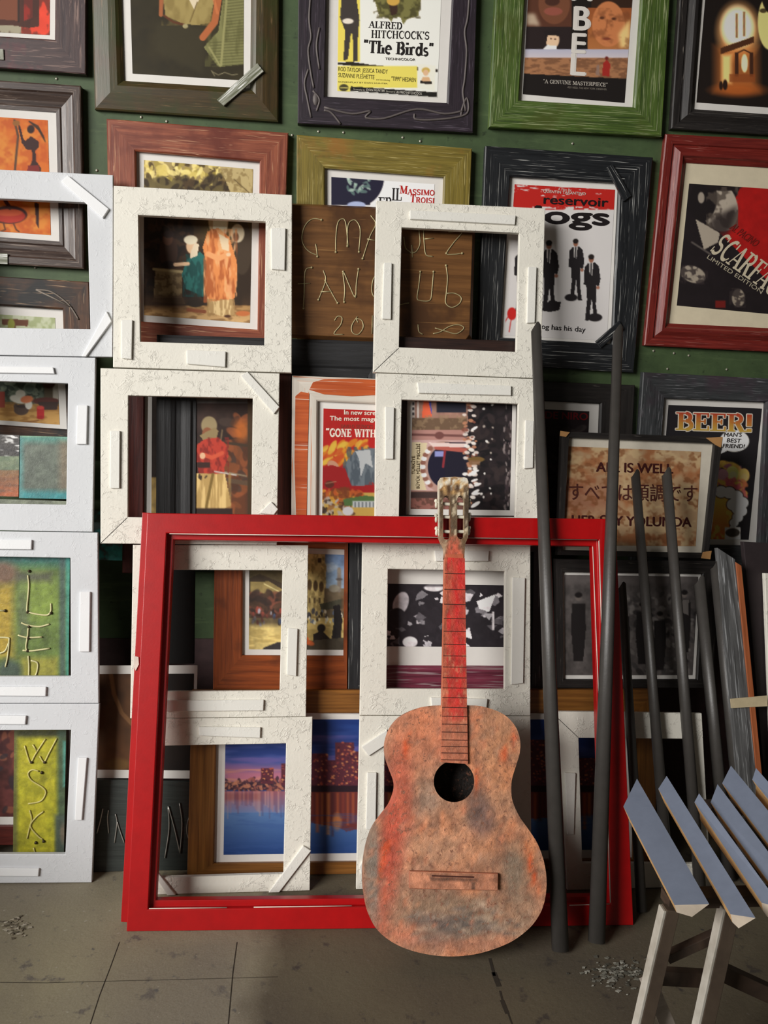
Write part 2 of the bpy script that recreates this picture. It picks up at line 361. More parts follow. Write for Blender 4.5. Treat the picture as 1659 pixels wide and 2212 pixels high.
# ---------------------------------------------------------------- painted / printed pictures
class Cv:
    def __init__(s, x0, y0, x1, y1, bg=(230, 230, 230), step=1.6):
        s.x0, s.y0, s.s = x0, y0, step
        s.w, s.h = int((x1-x0)/step)+2, int((y1-y0)/step)+2
        s.X, s.Y = np.meshgrid(x0+np.arange(s.w)*step, y0+np.arange(s.h)*step)
        s.a = np.zeros((s.h, s.w, 3)); s.a[:] = bg
    def put(s, m, col, al=1.0):
        m = (m*al)[..., None]; s.a = s.a*(1-m)+np.array(col, float)*m; return s
    def soft(s, d, e): return np.clip(.5-d/e, 0, 1)
    def rect(s, x0, y0, x1, y1, col, al=1.0, e=1.2):
        d = np.maximum(np.maximum(x0-s.X, s.X-x1), np.maximum(y0-s.Y, s.Y-y1)); return s.put(s.soft(d, e), col, al)
    def ell(s, cx, cy, rx, ry, col, al=1.0, rot=0, e=None):
        c, n = math.cos(math.radians(rot)), math.sin(math.radians(rot))
        dx, dy = s.X-cx, s.Y-cy; u, v = (c*dx+n*dy)/rx, (-n*dx+c*dy)/ry
        d = (np.sqrt(u*u+v*v)-1)*min(rx, ry); return s.put(s.soft(d, e or 1.5), col, al)
    def poly(s, P, col, al=1.0, blur=0):
        m = np.zeros((s.h, s.w), bool); n = len(P)
        for i in range(n):
            (xa, ya), (xb, yb) = P[i], P[(i+1) % n]
            if ya == yb: continue
            c = (s.Y > min(ya, yb)) & (s.Y <= max(ya, yb)) & (s.X < xa+(s.Y-ya)*(xb-xa)/(yb-ya)); m ^= c
        m = m.astype(float)
        if blur: m = s.bl(m, blur)
        return s.put(m, col, al)
    def bl(s, m, px):
        k = max(1, int(px/s.s))
        for ax in (0, 1):
            for _ in range(2):
                p = np.pad(m, [(k, k) if i == ax else (0, 0) for i in range(m.ndim)], mode='edge')
                cs = np.cumsum(p, axis=ax); n = m.shape[ax]
                z = np.take(cs, range(2*k, 2*k+n), axis=ax)-np.concatenate([np.zeros_like(np.take(cs, [0], axis=ax)), np.take(cs, range(0, n-1), axis=ax)], axis=ax)
                m = z/(2*k+1)
        return m
    def blur(s, px): s.a = s.bl(s.a, px); return s
    def line(s, P, w, col, al=1.0):
        d = np.full((s.h, s.w), 1e9)
        for (xa, ya), (xb, yb) in zip(P[:-1], P[1:]):
            vx, vy = xb-xa, yb-ya; L = vx*vx+vy*vy+1e-9
            t = np.clip(((s.X-xa)*vx+(s.Y-ya)*vy)/L, 0, 1)
            d = np.minimum(d, np.hypot(s.X-xa-t*vx, s.Y-ya-t*vy))
        return s.put(s.soft(d-w/2, 1.4), col, al)
    def vn(s, sx, sy, seed):
        r = np.random.RandomState(seed); g = r.rand(int(s.h*s.s/sy)+4, int(s.w*s.s/sx)+4)
        gx, gy = (s.X-s.x0)/sx, (s.Y-s.y0)/sy; ix, iy = gx.astype(int), gy.astype(int)
        fx, fy = gx-ix, gy-iy; fx = fx*fx*(3-2*fx); fy = fy*fy*(3-2*fy)
        return (g[iy, ix]*(1-fx)+g[iy, ix+1]*fx)*(1-fy)+(g[iy+1, ix]*(1-fx)+g[iy+1, ix+1]*fx)*fy
    def fbm(s, sx, sy, seed): return .5*s.vn(sx, sy, seed)+.3*s.vn(sx/2, sy/2, seed+1)+.2*s.vn(sx/4, sy/4, seed+2)
    def tone(s, sx, sy, seed, amt): s.a = s.a*(1+amt*(s.fbm(sx, sy, seed)-.5)[..., None]*2); return s
    def wash(s, sx, sy, seed, col, th=.5, soft=.1, al=1.0, box=None):
        m = np.clip((s.fbm(sx, sy, seed)-th)/soft+.5, 0, 1)
        if box: m = m*((s.X > box[0])&(s.X < box[2])&(s.Y > box[1])&(s.Y < box[3]))
        return s.put(m, col, al)
    def vgrad(s, ya, ca, yb, cb, box=None):
        t = np.clip((s.Y-ya)/(yb-ya), 0, 1)[..., None]; g = np.array(ca, float)*(1-t)+np.array(cb, float)*t
        m = np.ones((s.h, s.w), bool) if box is None else (s.X >= box[0])&(s.X <= box[2])&(s.Y >= box[1])&(s.Y <= box[3])
        s.a = np.where(m[..., None], g, s.a); return s
    def dabs(s, n, box, cols, r0, r1, seed, al=.8, asp=2.0, rot=None):
        R = random.Random(seed)
        for _ in range(n):
            cx, cy = R.uniform(box[0], box[2]), R.uniform(box[1], box[3]); r = R.uniform(r0, r1); c = R.choice(cols)
            a = math.radians(R.uniform(0, 180) if rot is None else rot+R.uniform(-15, 15)); k = int(r*asp/s.s)+2
            j, i = int((cx-s.x0)/s.s), int((cy-s.y0)/s.s)
            y0, y1, x0, x1 = max(0, i-k), min(s.h, i+k+1), max(0, j-k), min(s.w, j+k+1)
            if y0 >= y1 or x0 >= x1: continue
            dx, dy = s.X[y0:y1, x0:x1]-cx, s.Y[y0:y1, x0:x1]-cy
            u, v = (math.cos(a)*dx+math.sin(a)*dy)/(r*asp), (-math.sin(a)*dx+math.cos(a)*dy)/r
            m = (np.clip((1.1-np.sqrt(u*u+v*v))*4, 0, 1)*al)[..., None]
            s.a[y0:y1, x0:x1] = s.a[y0:y1, x0:x1]*(1-m)+np.array(c, float)*m
        return s
    def get(s, px, py):
        gx = np.clip((px-s.x0)/s.s, 0, s.w-1.001); gy = np.clip((py-s.y0)/s.s, 0, s.h-1.001)
        ix, iy = gx.astype(int), gy.astype(int); fx, fy = (gx-ix)[..., None], (gy-iy)[..., None]
        return (s.a[iy, ix]*(1-fx)+s.a[iy, ix+1]*fx)*(1-fy)+(s.a[iy+1, ix]*(1-fx)+s.a[iy+1, ix+1]*fx)*fy

def sheet(mb, pl, quad, cv, h, gain=1.0):
    """a flat painted sheet: grid of points with their ink colour"""
    q = np.array(quad, float); st = cv.s
    nx = max(2, int(max(np.hypot(*(q[1]-q[0])), np.hypot(*(q[2]-q[3])))/st)); ny = max(2, int(max(np.hypot(*(q[3]-q[0])), np.hypot(*(q[2]-q[1])))/st))
    U, V = np.meshgrid(np.linspace(0, 1, nx+1), np.linspace(0, 1, ny+1))
    PX = (q[0, 0]*(1-U)+q[1, 0]*U)*(1-V)+(q[3, 0]*(1-U)+q[2, 0]*U)*V
    PY = (q[0, 1]*(1-U)+q[1, 1]*U)*(1-V)+(q[3, 1]*(1-U)+q[2, 1]*U)*V
    C = np.clip(lin(np.clip(cv.get(PX, PY), 0, 255))*gain, 0.003, .92).reshape(-1, 3)
    A = [pl.at(*p, h) for p in q]                                  # real corners; bilinear in between
    A = np.array(A); P = ((A[0]*(1-U[..., None])+A[1]*U[..., None])*(1-V[..., None])+(A[3]*(1-U[..., None])+A[2]*U[..., None])*V[..., None]).reshape(-1, 3)
    F = [(j*(nx+1)+i, j*(nx+1)+i+1, (j+1)*(nx+1)+i+1, (j+1)*(nx+1)+i) for j in range(ny) for i in range(nx)]
    mb.add(P, F, 0, None, C)

PROF = {
 'flat':  [(0, -1), (0, -.08), (.03, 0), (.95, 0), (1, -.12), (1, -.62)],
 'bevel': [(0, -1), (0, -.35), (.05, -.25), (.55, 0), (.8, 0), (.9, -.15), (1, -.35), (1, -.62)],
 'step':  [(0, -1), (0, -.22), (.05, -.15), (.34, -.2), (.38, -.34), (.44, -.30), (.66, 0), (.78, -.02), (.84, -.2), (1, -.45), (1, -.62)],
 'scoop': [(0, -1), (0, -.05), (.05, 0), (.28, 0), (.34, -.12), (.4, -.16), (.62, -.38), (.8, -.48), (.86, -.40), (1, -.42), (1, -.62)],
 'ornate': [(0, -1), (0, -.2), (.06, -.06), (.2, 0), (.36, -.05), (.46, -.2), (.5, -.34), (.62, -.4), (.74, -.24), (.86, -.22), (.92, -.42), (1, -.42), (1, -.62)],
 'box':   [(0, -1), (0, -.06), (.02, 0), (.98, 0), (1, -.06), (1, -1)],
}
def mould(mb, pl, outer, inner, T, prof, mat=0, close=True):
    o, i = np.array(outer, float), np.array(inner, float); rings = PROF[prof]
    A = [pl.at(*p) for p in o]; B = [pl.at(*p) for p in i]
    R = [[A[k]*(1-t)+B[k]*t+pl.n*(h*T) for k in range(4)] for t, h in rings]
    if close: R.append(R[0])
    V = [p for r in R[:-1 if close else None] for p in r]; nr = len(R)-(1 if close else 0)
    F = []; UV = []; vac = 0.0
    wid = np.linalg.norm(A[0]-B[0])*.7
    for a in range(len(R)-1):
        b = (a+1) % nr
        dv = max(np.linalg.norm(R[a+1][0]-R[a][0])*.75, .001)
        for k in range(4):
            j = (k+1) % 4
            F.append((a*4+k, a*4+j, b*4+j, b*4+k))
            e = (A[j]-A[k])/np.linalg.norm(A[j]-A[k])
            us = [float(np.dot(x-A[k], e))+k*1.37 for x in (R[a][k], R[a][j], R[a+1][j], R[a+1][k])]
            UV.append([(us[0], vac+k*.31), (us[1], vac+k*.31), (us[2], vac+dv+k*.31), (us[3], vac+dv+k*.31)])
        vac += dv
    mb.add(V, F, mat, UV)

def base_of(pl, quad):
    P = [pl.at(*p) for p in quad]
    c = (np.array(P[2])+np.array(P[3]))/2; return c
def prism(mb, pl, quad, h0, h1, mat=0):
    mb.quad_prism([pl.at(*p, h1) for p in quad], [pl.at(*p, h0) for p in quad], mat)

def picture(name, label, pl, outer, inner, fmat, T=.02, prof='flat', mat=MAT_BOARD, prints=(), letters=None, cat='picture', group=None, strips=(), strip_mat=None):
    """framed picture: moulding, mat board, print (with its lettering as ink)"""
    r = thing(name, label, cat, base_of(pl, outer), group)
    f = MB(); mould(f, pl, outer, inner, T, prof); f.build('moulding', fmat, r, fix=True)
    dep = -.55*T
    q = np.array(inner, float); c = q.mean(0); big = c+(q-c)*1.03
    if mat is not None:
        b = MB(); prism(b, pl, big, dep-.002, dep); b.build('mat_board', mat, r)
    for quad, cv, gain in prints:
        p = MB(); sheet(p, pl, quad, cv, dep+.0006, gain)
        if letters: letters(p, pl, dep+.0010)
        p.build('print', INK, r, fix=False)
    for s in strips:
        b = MB(); prism(b, pl, s, -.001, .006); b.build('wood_strip', strip_mat or fmat, r, bevel=.0008)
    return r
# ---------------------------------------------------------------- the setting
def struct(mb, name, mat, **k):
    return tag(mb.build(name, mat, None, (0, 0, 0), **k), kind='structure')
def floor_mat():
    m, nt, b = new_mat('worn_concrete'); v = mapped(nt, 'Object')
    f = noise(nt, v, 3.2, 6, .6, .3); col = ramp(nt, f, [(.25, L4((116, 102, 70))), (.5, L4((150, 138, 98))), (.75, L4((168, 159, 116)))])
    big = ramp(nt, noise(nt, v, 1.3, 3, .5), [(.42, bw(0)), (.56, bw(1))])
    col = mix(nt, big, mix(nt, .7, col, L4((122, 108, 84))), col)
    d = ramp(nt, noise(nt, v, 21, 5, .6), [(.60, bw(0)), (.68, bw(1))]); col = mix(nt, d, col, L4((84, 70, 48)))
    d2 = ramp(nt, noise(nt, v, 34, 3, .5), [(.68, bw(0)), (.74, bw(1))]); col = mix(nt, d2, col, L4((66, 58, 46)))
    d3 = ramp(nt, noise(nt, v, 95, 2, .5), [(.70, bw(0)), (.76, bw(1))]); col = mix(nt, d3, col, L4((176, 168, 146)))
    col = mix(nt, .35, col, ramp(nt, noise(nt, v, 260, 3), [(.3, bw(.18)), (.7, bw(.32))]))
    # greyer concrete right of a ragged edge, darkened further in place of shade
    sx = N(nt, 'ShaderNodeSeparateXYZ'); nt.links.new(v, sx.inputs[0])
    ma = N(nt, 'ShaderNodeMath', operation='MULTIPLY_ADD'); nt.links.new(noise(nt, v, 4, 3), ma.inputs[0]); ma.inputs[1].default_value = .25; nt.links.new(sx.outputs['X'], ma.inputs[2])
    right_dark = ramp(nt, ma.outputs[0], [(.02, bw(0)), (.10, bw(1)), ]); col = mix(nt, right_dark, col, mix(nt, 1.0, col, (.40, .37, .355, 1), 'MULTIPLY'))
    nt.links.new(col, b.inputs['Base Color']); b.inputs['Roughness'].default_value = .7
    bump(nt, b, noise(nt, v, 60, 6, .7), .35, .003); return m
def wall_mat():
    m, nt, b = new_mat('green_painted_board'); v = mapped(nt, 'Object')
    f = noise(nt, v, 9, 6, .65); col = ramp(nt, f, [(.3, L4((50, 66, 40))), (.7, L4((74, 94, 58)))])
    s = ramp(nt, noise(nt, mapped(nt, 'Object', (3, 3, 24)), 2, 5), [(.55, bw(0)), (.75, bw(1))]); col = mix(nt, s, col, L4((84, 102, 66)))
    s2 = ramp(nt, noise(nt, v, 46, 4), [(.62, bw(0)), (.7, bw(1))]); col = mix(nt, s2, col, L4((46, 60, 36)))
    nt.links.new(col, b.inputs['Base Color']); b.inputs['Roughness'].default_value = .6
    bump(nt, b, f, .2, .002); return m
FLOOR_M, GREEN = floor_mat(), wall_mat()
PLASTER = plain('grey_plaster', (120, 112, 98), .9)
DADO = plain('dark_purple_dado', (70, 50, 50), .6, 0, .2)
CRACK = plain('floor_crack', (48, 40, 30), .95)
def slab(mb, a, b, mat=0):
    (x0, y0, z0), (x1, y1, z1) = a, b
    v = [(x0, y0, z0), (x1, y0, z0), (x1, y1, z0), (x0, y1, z0), (x0, y0, z1), (x1, y0, z1), (x1, y1, z1), (x0, y1, z1)]
    mb.add(v, [(0, 3, 2, 1), (4, 5, 6, 7), (0, 1, 5, 4), (1, 2, 6, 5), (2, 3, 7, 6), (3, 0, 4, 7)], mat)
FL = Pl(0)   # placeholder plane for floor marks
def fpt(u, v, z=.0006):
    d = ray(u, v); t = (z-CAM[2])/d[2]; return CAM+t*d
b = MB(); slab(b, (-1.35, -3.4, -.1), (2.6, .1, 0))
def crack(P, w, mat=1):
    P = [fpt(*p, .0004) for p in P]
    for p, q in zip(P[:-1], P[1:]):
        d = (q-p)/np.linalg.norm(q-p); n = np.array([-d[1], d[0], 0])*w/2
        b.add([p-n, q-n, q+n, p+n], [(0, 1, 2, 3)], mat)
crack([(258, 2035), (238, 2090), (215, 2150), (195, 2212)], .0016)
crack([(0, 2122), (100, 2123), (210, 2120), (420, 2115), (600, 2110)], .0012)
crack([(512, 2035), (503, 2100), (493, 2212)], .0018)
crack([(1058, 2070), (1068, 2108)], .006); crack([(1066, 2100), (1078, 2131)], .010); crack([(1080, 2140), (1085, 2160)], .004)
crack([(1084, 2160), (1096, 2190)], .008); crack([(1098, 2190), (1106, 2212)], .003)
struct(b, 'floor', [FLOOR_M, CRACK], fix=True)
b = MB(); slab(b, (-1.35, 0, 0), (2.6, .1, 2.9)); struct(b, 'wall_back', GREEN)
zd = float(Pl(-.004).at(445, 1380)[2])
b = MB(); slab(b, (-1.25, -.004, 0), (2.5, 0, zd)); struct(b, 'baseboard_back', DADO)
# unseen left wall; its opening's edges are set to hold back the daylight
b = MB(); X0, X1 = -1.35, -1.25; ya, yb, za, zb = -2.75, -.40, .40, 2.75
slab(b, (X0, -3.4, 0), (X1, ya, 2.9)); slab(b, (X0, yb, 0), (X1, 0, 2.9)); slab(b, (X0, ya, 0), (X1, yb, za)); slab(b, (X0, ya, zb), (X1, yb, 2.9))
struct(b, 'wall_left', PLASTER)
b = MB()
for s in ((ya, za, ya+.05, zb), (yb-.05, za, yb, zb), (ya+.05, za, yb-.05, za+.05), (ya+.05, zb-.05, yb-.05, zb)):
    slab(b, (X0+.02, s[0], s[1]), (X1-.02, s[2], s[3]))
struct(b, 'window_1', plain('window_frame_paint', (205, 200, 190), .5))
b = MB(); slab(b, (2.5, -3.4, 0), (2.6, 0, 2.9)); struct(b, 'wall_right', plain('dark_side_wall', (60, 52, 44), .9))  # unseen wall, added in a dark tone to keep this end dim
b = MB(); slab(b, (-1.35, -3.4, 2.9), (2.6, .1, 3.0)); struct(b, 'ceiling', PLASTER)

# ---------------------------------------------------------------- pictures hung on the green wall
HW = Pl(-.02)
G_ = lambda seen: float(lin(226)/lin(seen))
F1 = wood('purple_brown_frame', (48, 34, 38), (78, 58, 56), (128, 104, 96), .30, .5, blotch=(118, 38, 52), bl=.60, seed=1)
F2 = wood('brown_green_frame', (50, 42, 22), (80, 62, 34), (104, 84, 54), .2, .45, blotch=(56, 58, 26), bl=.5, seed=2)
F3 = wood('aubergine_frame', (30, 23, 31), (50, 40, 49), (92, 82, 94), .26, .5, seed=3)
F4 = wood('brushed_green_frame', (44, 62, 24), (88, 112, 46), (156, 166, 120), .34, .5, gs=(7, 200), blotch=(70, 82, 30), bl=.56, seed=4)
F5 = wood('black_frame', (26, 23, 23), (48, 44, 42), (120, 112, 104), .17, .5, seed=5)
F6 = wood('dark_walnut_frame', (48, 36, 32), (82, 66, 58), (150, 134, 122), .24, .4, seed=6)
F7 = wood('red_brown_frame', (96, 38, 26), (158, 88, 62), (186, 136, 104), .28, .45, gs=(6, 90), blotch=(104, 44, 30), bl=.6, seed=7)
F8 = wood('olive_yellow_frame', (92, 80, 26), (140, 122, 50), (182, 166, 104), .28, .5, gs=(7, 170), blotch=(146, 100, 40), bl=.62, seed=8)
F9 = wood('blue_black_frame', (19, 21, 24), (38, 40, 43), (190, 190, 186), .22, .4, gs=(5, 180), seed=9)
F10 = wood('dark_red_frame', (92, 26, 24), (132, 46, 38), (178, 120, 110), .16, .4, blotch=(96, 56, 36), bl=.66, seed=10)
F11 = wood('scorched_wood_frame', (34, 28, 24), (104, 68, 44), (156, 128, 100), .22, .6, gs=(6, 90), blotch=(30, 28, 28), bl=.52, seed=11)
F12 = wood('slate_frame', (40, 42, 44), (70, 72, 74), (130, 130, 134), .24, .5, blotch=(66, 54, 62), bl=.58, seed=12)
BLACK = wood('matte_black_frame', (24, 21, 20), (42, 38, 36), (96, 90, 84), .12, .5, seed=13)
SILVER = wood('silvered_strip', (88, 92, 66), (170, 170, 156), (240, 240, 236), .35, .25, seed=14)

# 1 corner picture, chair in red
c = Cv(-190, -250, 112, 80, (206, 62, 40)); c.tone(50, 50, 1, .15)
c.rect(-190, 40, 42, 80, (150, 142, 120)); c.poly([(-60, -250), (82, -250), (82, 52), (60, 56), (20, 50), (-60, 48)], (66, 34, 24)).poly([(-20, -200), (36, -200), (34, 40), (-20, 36)], (110, 60, 38))
c.poly([(42, -200), (70, -200), (66, 34), (48, 40)], (132, 34, 24)); c.line([(36, -200), (36, 42)], 4, (40, 24, 18)).wash(20, 30, 4, (58, 30, 22), .6, .1, .6)
r = picture('framed_picture', 'purple-brown frame with a red smear, its print a dark chair on red', HW,
        [(-230, -300), (186, -300), (185, 160), (-230, 130)], [(-190, -250), (121, -250), (118, 85), (-190, 66)], F1, .02, 'flat', prints=[([(-176, -236), (106, -236), (104, 72), (-176, 56)], c, G_(200))])
mb = MB(); prism(mb, HW, [(-14, 106), (8, 107), (9, 130), (-14, 129)], 0, .003); mb.build('metal_plate', SILVER, r)
# 2 torso and ribbed canoe
c = Cv(270, -300, 535, 180, (42, 36, 20)); c.tone(40, 40, 3, .25)
c.poly([(338, 40), (440, 52), (438, 160), (334, 104)], (52, 46, 28), .8, 6)
c.poly([(480, -10), (530, -10), (526, 134), (470, 140), (438, 96), (470, 60)], (118, 116, 72)); c.wash(12, 40, 5, (86, 84, 46), .55, .2, .6, (440, -10, 530, 140))
for k in range(-2, 22): c.line([(446+k*.5 if k > 12 else 482, k*6.6), (527, k*6.6-5)], 2.0, (74, 72, 40), .75)
c.line([(488, -10), (476, 136)], 5, (140, 136, 88)); c.line([(450, 96), (474, 138)], 4, (140, 136, 88))
c.poly([(349, -20), (463, -20), (451, 42), (424, 47), (394, 44), (355, 27)], (148, 130, 78)); c.wash(24, 40, 8, (116, 98, 52), .5, .2, .6, (346, -20, 464, 48))
c.poly([(406, -10), (428, -10), (418, 14)], (205, 190, 160)); c.line([(424, -4), (408, 40)], 2, (96, 78, 40))
c.line([(352, 26), (372, 40), (396, 46)], 5, (84, 46, 24)); c.ell(398, 49, 6, 5, (150, 140, 100))
c.line([(470, -10), (462, 40), (436, 74)], 15, (164, 92, 52)); c.line([(346, -10), (345, 24)], 9, (150, 88, 52)); c.line([(460, -10), (468, 20)], 6, (190, 112, 66), .7)
c.line([(455, 148), (462, 160), (456, 150), (470, 158), (484, 152), (500, 158), (512, 156)], 1.6, (160, 150, 120), .8)
picture('framed_picture', 'wide brown-green frame, a silvered strip stuck across its lower corner', HW,
        [(190, -320), (604, -320), (601, 261), (203, 234)], [(252, -280), (544, -280), (540, 189), (266, 172)], F2, .022, 'bevel',
        prints=[([(272, -262), (527, -262), (525, 170), (284, 155)], c, G_(205))], strips=[[(469, 217), (556, 138), (570, 156), (484, 230)]], strip_mat=SILVER)
# 3 birds poster
c = Cv(724, -260, 952, 212, (224, 218, 208))
c.rect(724, -260, 778, 128, (214, 196, 86)); c.poly([(729, 130), (760, 128), (800, 134), (840, 138), (880, 137), (948, 144), (948, 150), (880, 146), (830, 146), (770, 138), (729, 134)], (34, 30, 26))
c.rect(728, 137, 902, 186, (212, 198, 92)); c.poly([(758, 183), (945, 196), (945, 207), (756, 193)], (26, 24, 22)); c.rect(728, 183, 757, 195, (212, 198, 92)); c.ell(743, 186, 10, 8, (60, 56, 36)); c.rect(735, 185, 752, 187, (200, 188, 100))
c.poly([(740, -30), (768, -30), (777, 36), (774, 60), (772, 126), (764, 128), (762, 66), (758, 66), (752, 122), (742, 126), (746, 60), (735, 30)], (58, 52, 48)); c.ell(752, 38, 12, 6, (214, 204, 190))
c.poly([(806, -20), (912, -20), (905, 26), (880, 34), (872, 46), (866, 30), (852, 28), (846, 40), (838, 30), (820, 28)], (112, 108, 62)); c.wash(14, 14, 9, (64, 60, 34), .52, .15, .8, (806, -20, 910, 32)); c.poly([(836, -20), (862, -20), (858, 22), (846, 26)], (56, 38, 30)); c.ell(850, -6, 14, 10, (190, 150, 70))
c.poly([(904, 132), (942, 136), (941, 192), (903, 187)], (222, 214, 200)); c.ell(921, 147, 9, 7, (186, 158, 80)); c.ell(921, 152, 6, 7, (206, 168, 132)); c.poly([(909, 174), (914, 162), (928, 162), (934, 176)], (200, 160, 120)); c.poly([(909, 170), (935, 172), (934, 178), (909, 176)], (40, 34, 28))
def let(p, P, h):
    k = (34, 30, 28)
    text(p, P, 'ALFRED', (797, 56), (870, 60), 15, h, k, 'serif', 1.0); text(p, P, "HITCHCOCK'S", (802, 78), (929, 82), 17, h, k, 'serif', .95)
    text(p, P, '"The Birds"', (785, 110), (937, 118), 27, h, k, 'serif', 1.25); text(p, P, 'TECHNICOLOR', (833, 126), (898, 128), 5, h, (90, 84, 78), 'sans', .02)
    b = (84, 76, 40)
    text(p, P, 'ROD TAYLOR  JESSICA TANDY', (731, 150), (838, 156), 9, h, b); text(p, P, 'SUZANNE PLESHETTE', (731, 163), (809, 168), 9, h, b)
    text(p, P, '"TIPPI" HEDREN', (846, 171), (899, 174), 9, h, (66, 58, 30)); text(p, P, 'and introducing', (813, 170), (843, 171.5), 3, h, b); text(p, P, 'SCREENPLAY BY EVAN HUNTER', (731, 175), (838, 179), 3, h, b)
    text(p, P, 'Screenplay by', (764, 191), (789, 193), 3.5, h, (190, 184, 170)); text(p, P, 'EVAN HUNTER', (792, 193), (832, 195.5), 5, h, (214, 208, 196)); text(p, P, 'Directed by', (835, 196), (855, 197), 3.5, h, (190, 184, 170)); text(p, P, 'ALFRED HITCHCOCK', (857, 198), (913, 202), 5, h, (214, 208, 196))
r = picture('framed_picture', 'aubergine frame with grey scribbled relief lines, yellow and white film poster', HW,
        [(646, -310), (1040, -310), (1022, 286), (643, 266)], [(710, -262), (990, -262), (966, 222), (702, 208)], F3, .02, 'flat', prints=[([(735, -240), (964, -240), (946, 208), (729, 193)], c, G_(198))], letters=let)
mb = MB()
for P in ([(672, -20), (668, 40), (672, 80), (666, 110), (672, 160), (678, 190)], [(666, 150), (658, 180), (664, 214), (672, 254)], [(676, 196), (690, 215), (684, 240)], [(700, 238), (716, 244), (736, 268)],
          [(700, 232), (760, 246), (800, 240), (790, 254), (830, 256), (900, 236), (960, 246), (1000, 240)], [(895, 246), (900, 258), (950, 258), (1000, 250), (1012, 236), (1008, 212), (998, 236), (996, 250)],
          [(1014, -10), (1010, 40), (1004, 70), (1008, 110), (1004, 170), (1000, 200), (1006, 240)], [(690, 150), (684, 100), (690, 60)]):
    mb.tube([HW.at(x, y, .0002) for x, y in sm(P)], .0026, 6)
mb.ball(HW.at(682, 214, .0), .009, sx=(.8, .35, 1.6))
mb.build('relief_scribbles', plain('grey_relief_paste', (92, 84, 82), .6), r, smooth=True)
# 4 green frame poster with vertical title
c = Cv(1126, -260, 1380, 224, (24, 20, 18))
c.rect(1135, -260, 1238, 50, (74, 44, 32)); c.ell(1200, 0, 34, 44, (98, 60, 42)); c.ell(1198, 16, 20, 9, (124, 68, 56)); c.poly([(1138, 20), (1158, 20), (1170, 48), (1140, 46)], (176, 160, 138), .8, 4); c.ell(1196, -6, 16, 10, (60, 36, 28)); c.rect(1135, 50, 1236, 102, (34, 26, 26)); c.ell(1196, 78, 15, 20, (196, 164, 134)); c.poly([(1178, 58), (1214, 58), (1210, 70), (1186, 68), (1182, 90)], (30, 24, 24)); c.poly([(1174, 102), (1184, 90), (1206, 92), (1206, 103)], (214, 206, 196)); c.ell(1193, 76, 2, 1.5, (60, 40, 34)).ell(1202, 77, 2, 1.5, (60, 40, 34))
c.rect(1280, -260, 1380, 8, (44, 28, 20)); c.vgrad(8, (128, 70, 38), 110, (150, 96, 54), (1272, 8, 1380, 113)); c.ell(1318, 44, 36, 50, (168, 104, 64)); c.poly([(1340, 66), (1366, 30), (1366, 98), (1344, 96)], (206, 176, 116), .9, 4); c.ell(1304, 30, 5, 3, (60, 34, 24)).ell(1330, 32, 5, 3, (60, 34, 24)); c.ell(1314, 76, 9, 3, (110, 52, 38)); c.line([(1316, 34), (1312, 58)], 3, (140, 82, 50)); c.wash(18, 18, 5, (96, 54, 32), .58, .2, .5, (1272, 8, 1366, 112))
c.vgrad(98, (150, 150, 166), 122, (176, 166, 168), (1120, 99, 1380, 120)); c.rect(1120, 118, 1380, 164, (138, 96, 66)); c.wash(16, 6, 6, (98, 66, 46), .5, .15, .8, (1120, 118, 1380, 164)); c.poly([(1120, 153), (1380, 166), (1380, 230), (1120, 230)], (22, 18, 17))
c.ell(1314, 119, 4, 4, (90, 30, 24)); c.poly([(1304, 158), (1306, 130), (1314, 122), (1322, 132), (1320, 160)], (132, 34, 28)); c.poly([(1290, 156), (1292, 136), (1297, 132), (1299, 158)], (120, 96, 84))
def let(p, P, h):
    w = (226, 220, 212)
    for t, y, hh, xa, xb in (('A', -4, 46, 1236, 1284), ('B', 60, 50, 1240, 1280), ('E', 110, 42, 1236, 1270), ('L', 158, 46, 1234, 1270)): text(p, P, t, (xa+3, y), (xb-3, y+1.5), hh, h, w, 'sans', .07)
    text(p, P, '"A GENUINE MASTERPIECE"', (1176, 176), (1316, 184), 8, h, (200, 192, 180), 'serif', .8); text(p, P, '-REX REED, THE NEW YORK OBSERVER', (1228, 187), (1314, 192), 4, h, (130, 122, 112))
picture('framed_picture', 'brushed green frame with one red paint spot, vertical white title on its poster', HW,
        [(1086, -310), (1466, -310), (1430, 295), (1057, 274)], [(1150, -260), (1404, -260), (1370, 231), (1122, 216)], F4, .022, 'flat', prints=[([(1156, -240), (1388, -240), (1353, 219), (1132, 200)], c, G_(178))], letters=let)
# 5 bridge poster
c = Cv(1500, -260, 1800, 250, (20, 15, 13))
c.ell(1600, 60, 44, 60, (196, 140, 84), .9, 0, 22); c.ell(1598, 50, 34, 44, (240, 222, 176), .95, 0, 14); c.rect(1552, 96, 1640, 190, (170, 96, 44), .7, 26); c.rect(1564, 112, 1584, 176, (230, 190, 120), .8, 10); c.ell(1600, 190, 50, 14, (150, 76, 30), .8, 0, 14)
c.rect(1594, 20, 1599, 74, (90, 50, 26), .8); c.rect(1610, 16, 1615, 70, (90, 50, 26), .8); c.poly([(1562, 96), (1634, 70), (1634, 84), (1562, 110)], (60, 34, 20)); c.rect(1592, 106, 1600, 160, (50, 28, 18)); c.rect(1624, 106, 1632, 160, (50, 28, 18)); c.ell(1613, 130, 7, 20, (236, 210, 150)); c.line([(1596, 108), (1612, 100), (1628, 108)], 3, (50, 28, 18)); c.rect(1580, 154, 1636, 172, (110, 56, 26), .8); c.ell(1571, 178, 5, 12, (30, 18, 14)).ell(1562, 180, 4, 10, (30, 18, 14))
c.ell(1668, 40, 26, 60, (190, 176, 110), .95); c.ell(1654, 14, 8, 5, (60, 50, 30)); c.ell(1690, -20, 40, 50, (24, 18, 14))
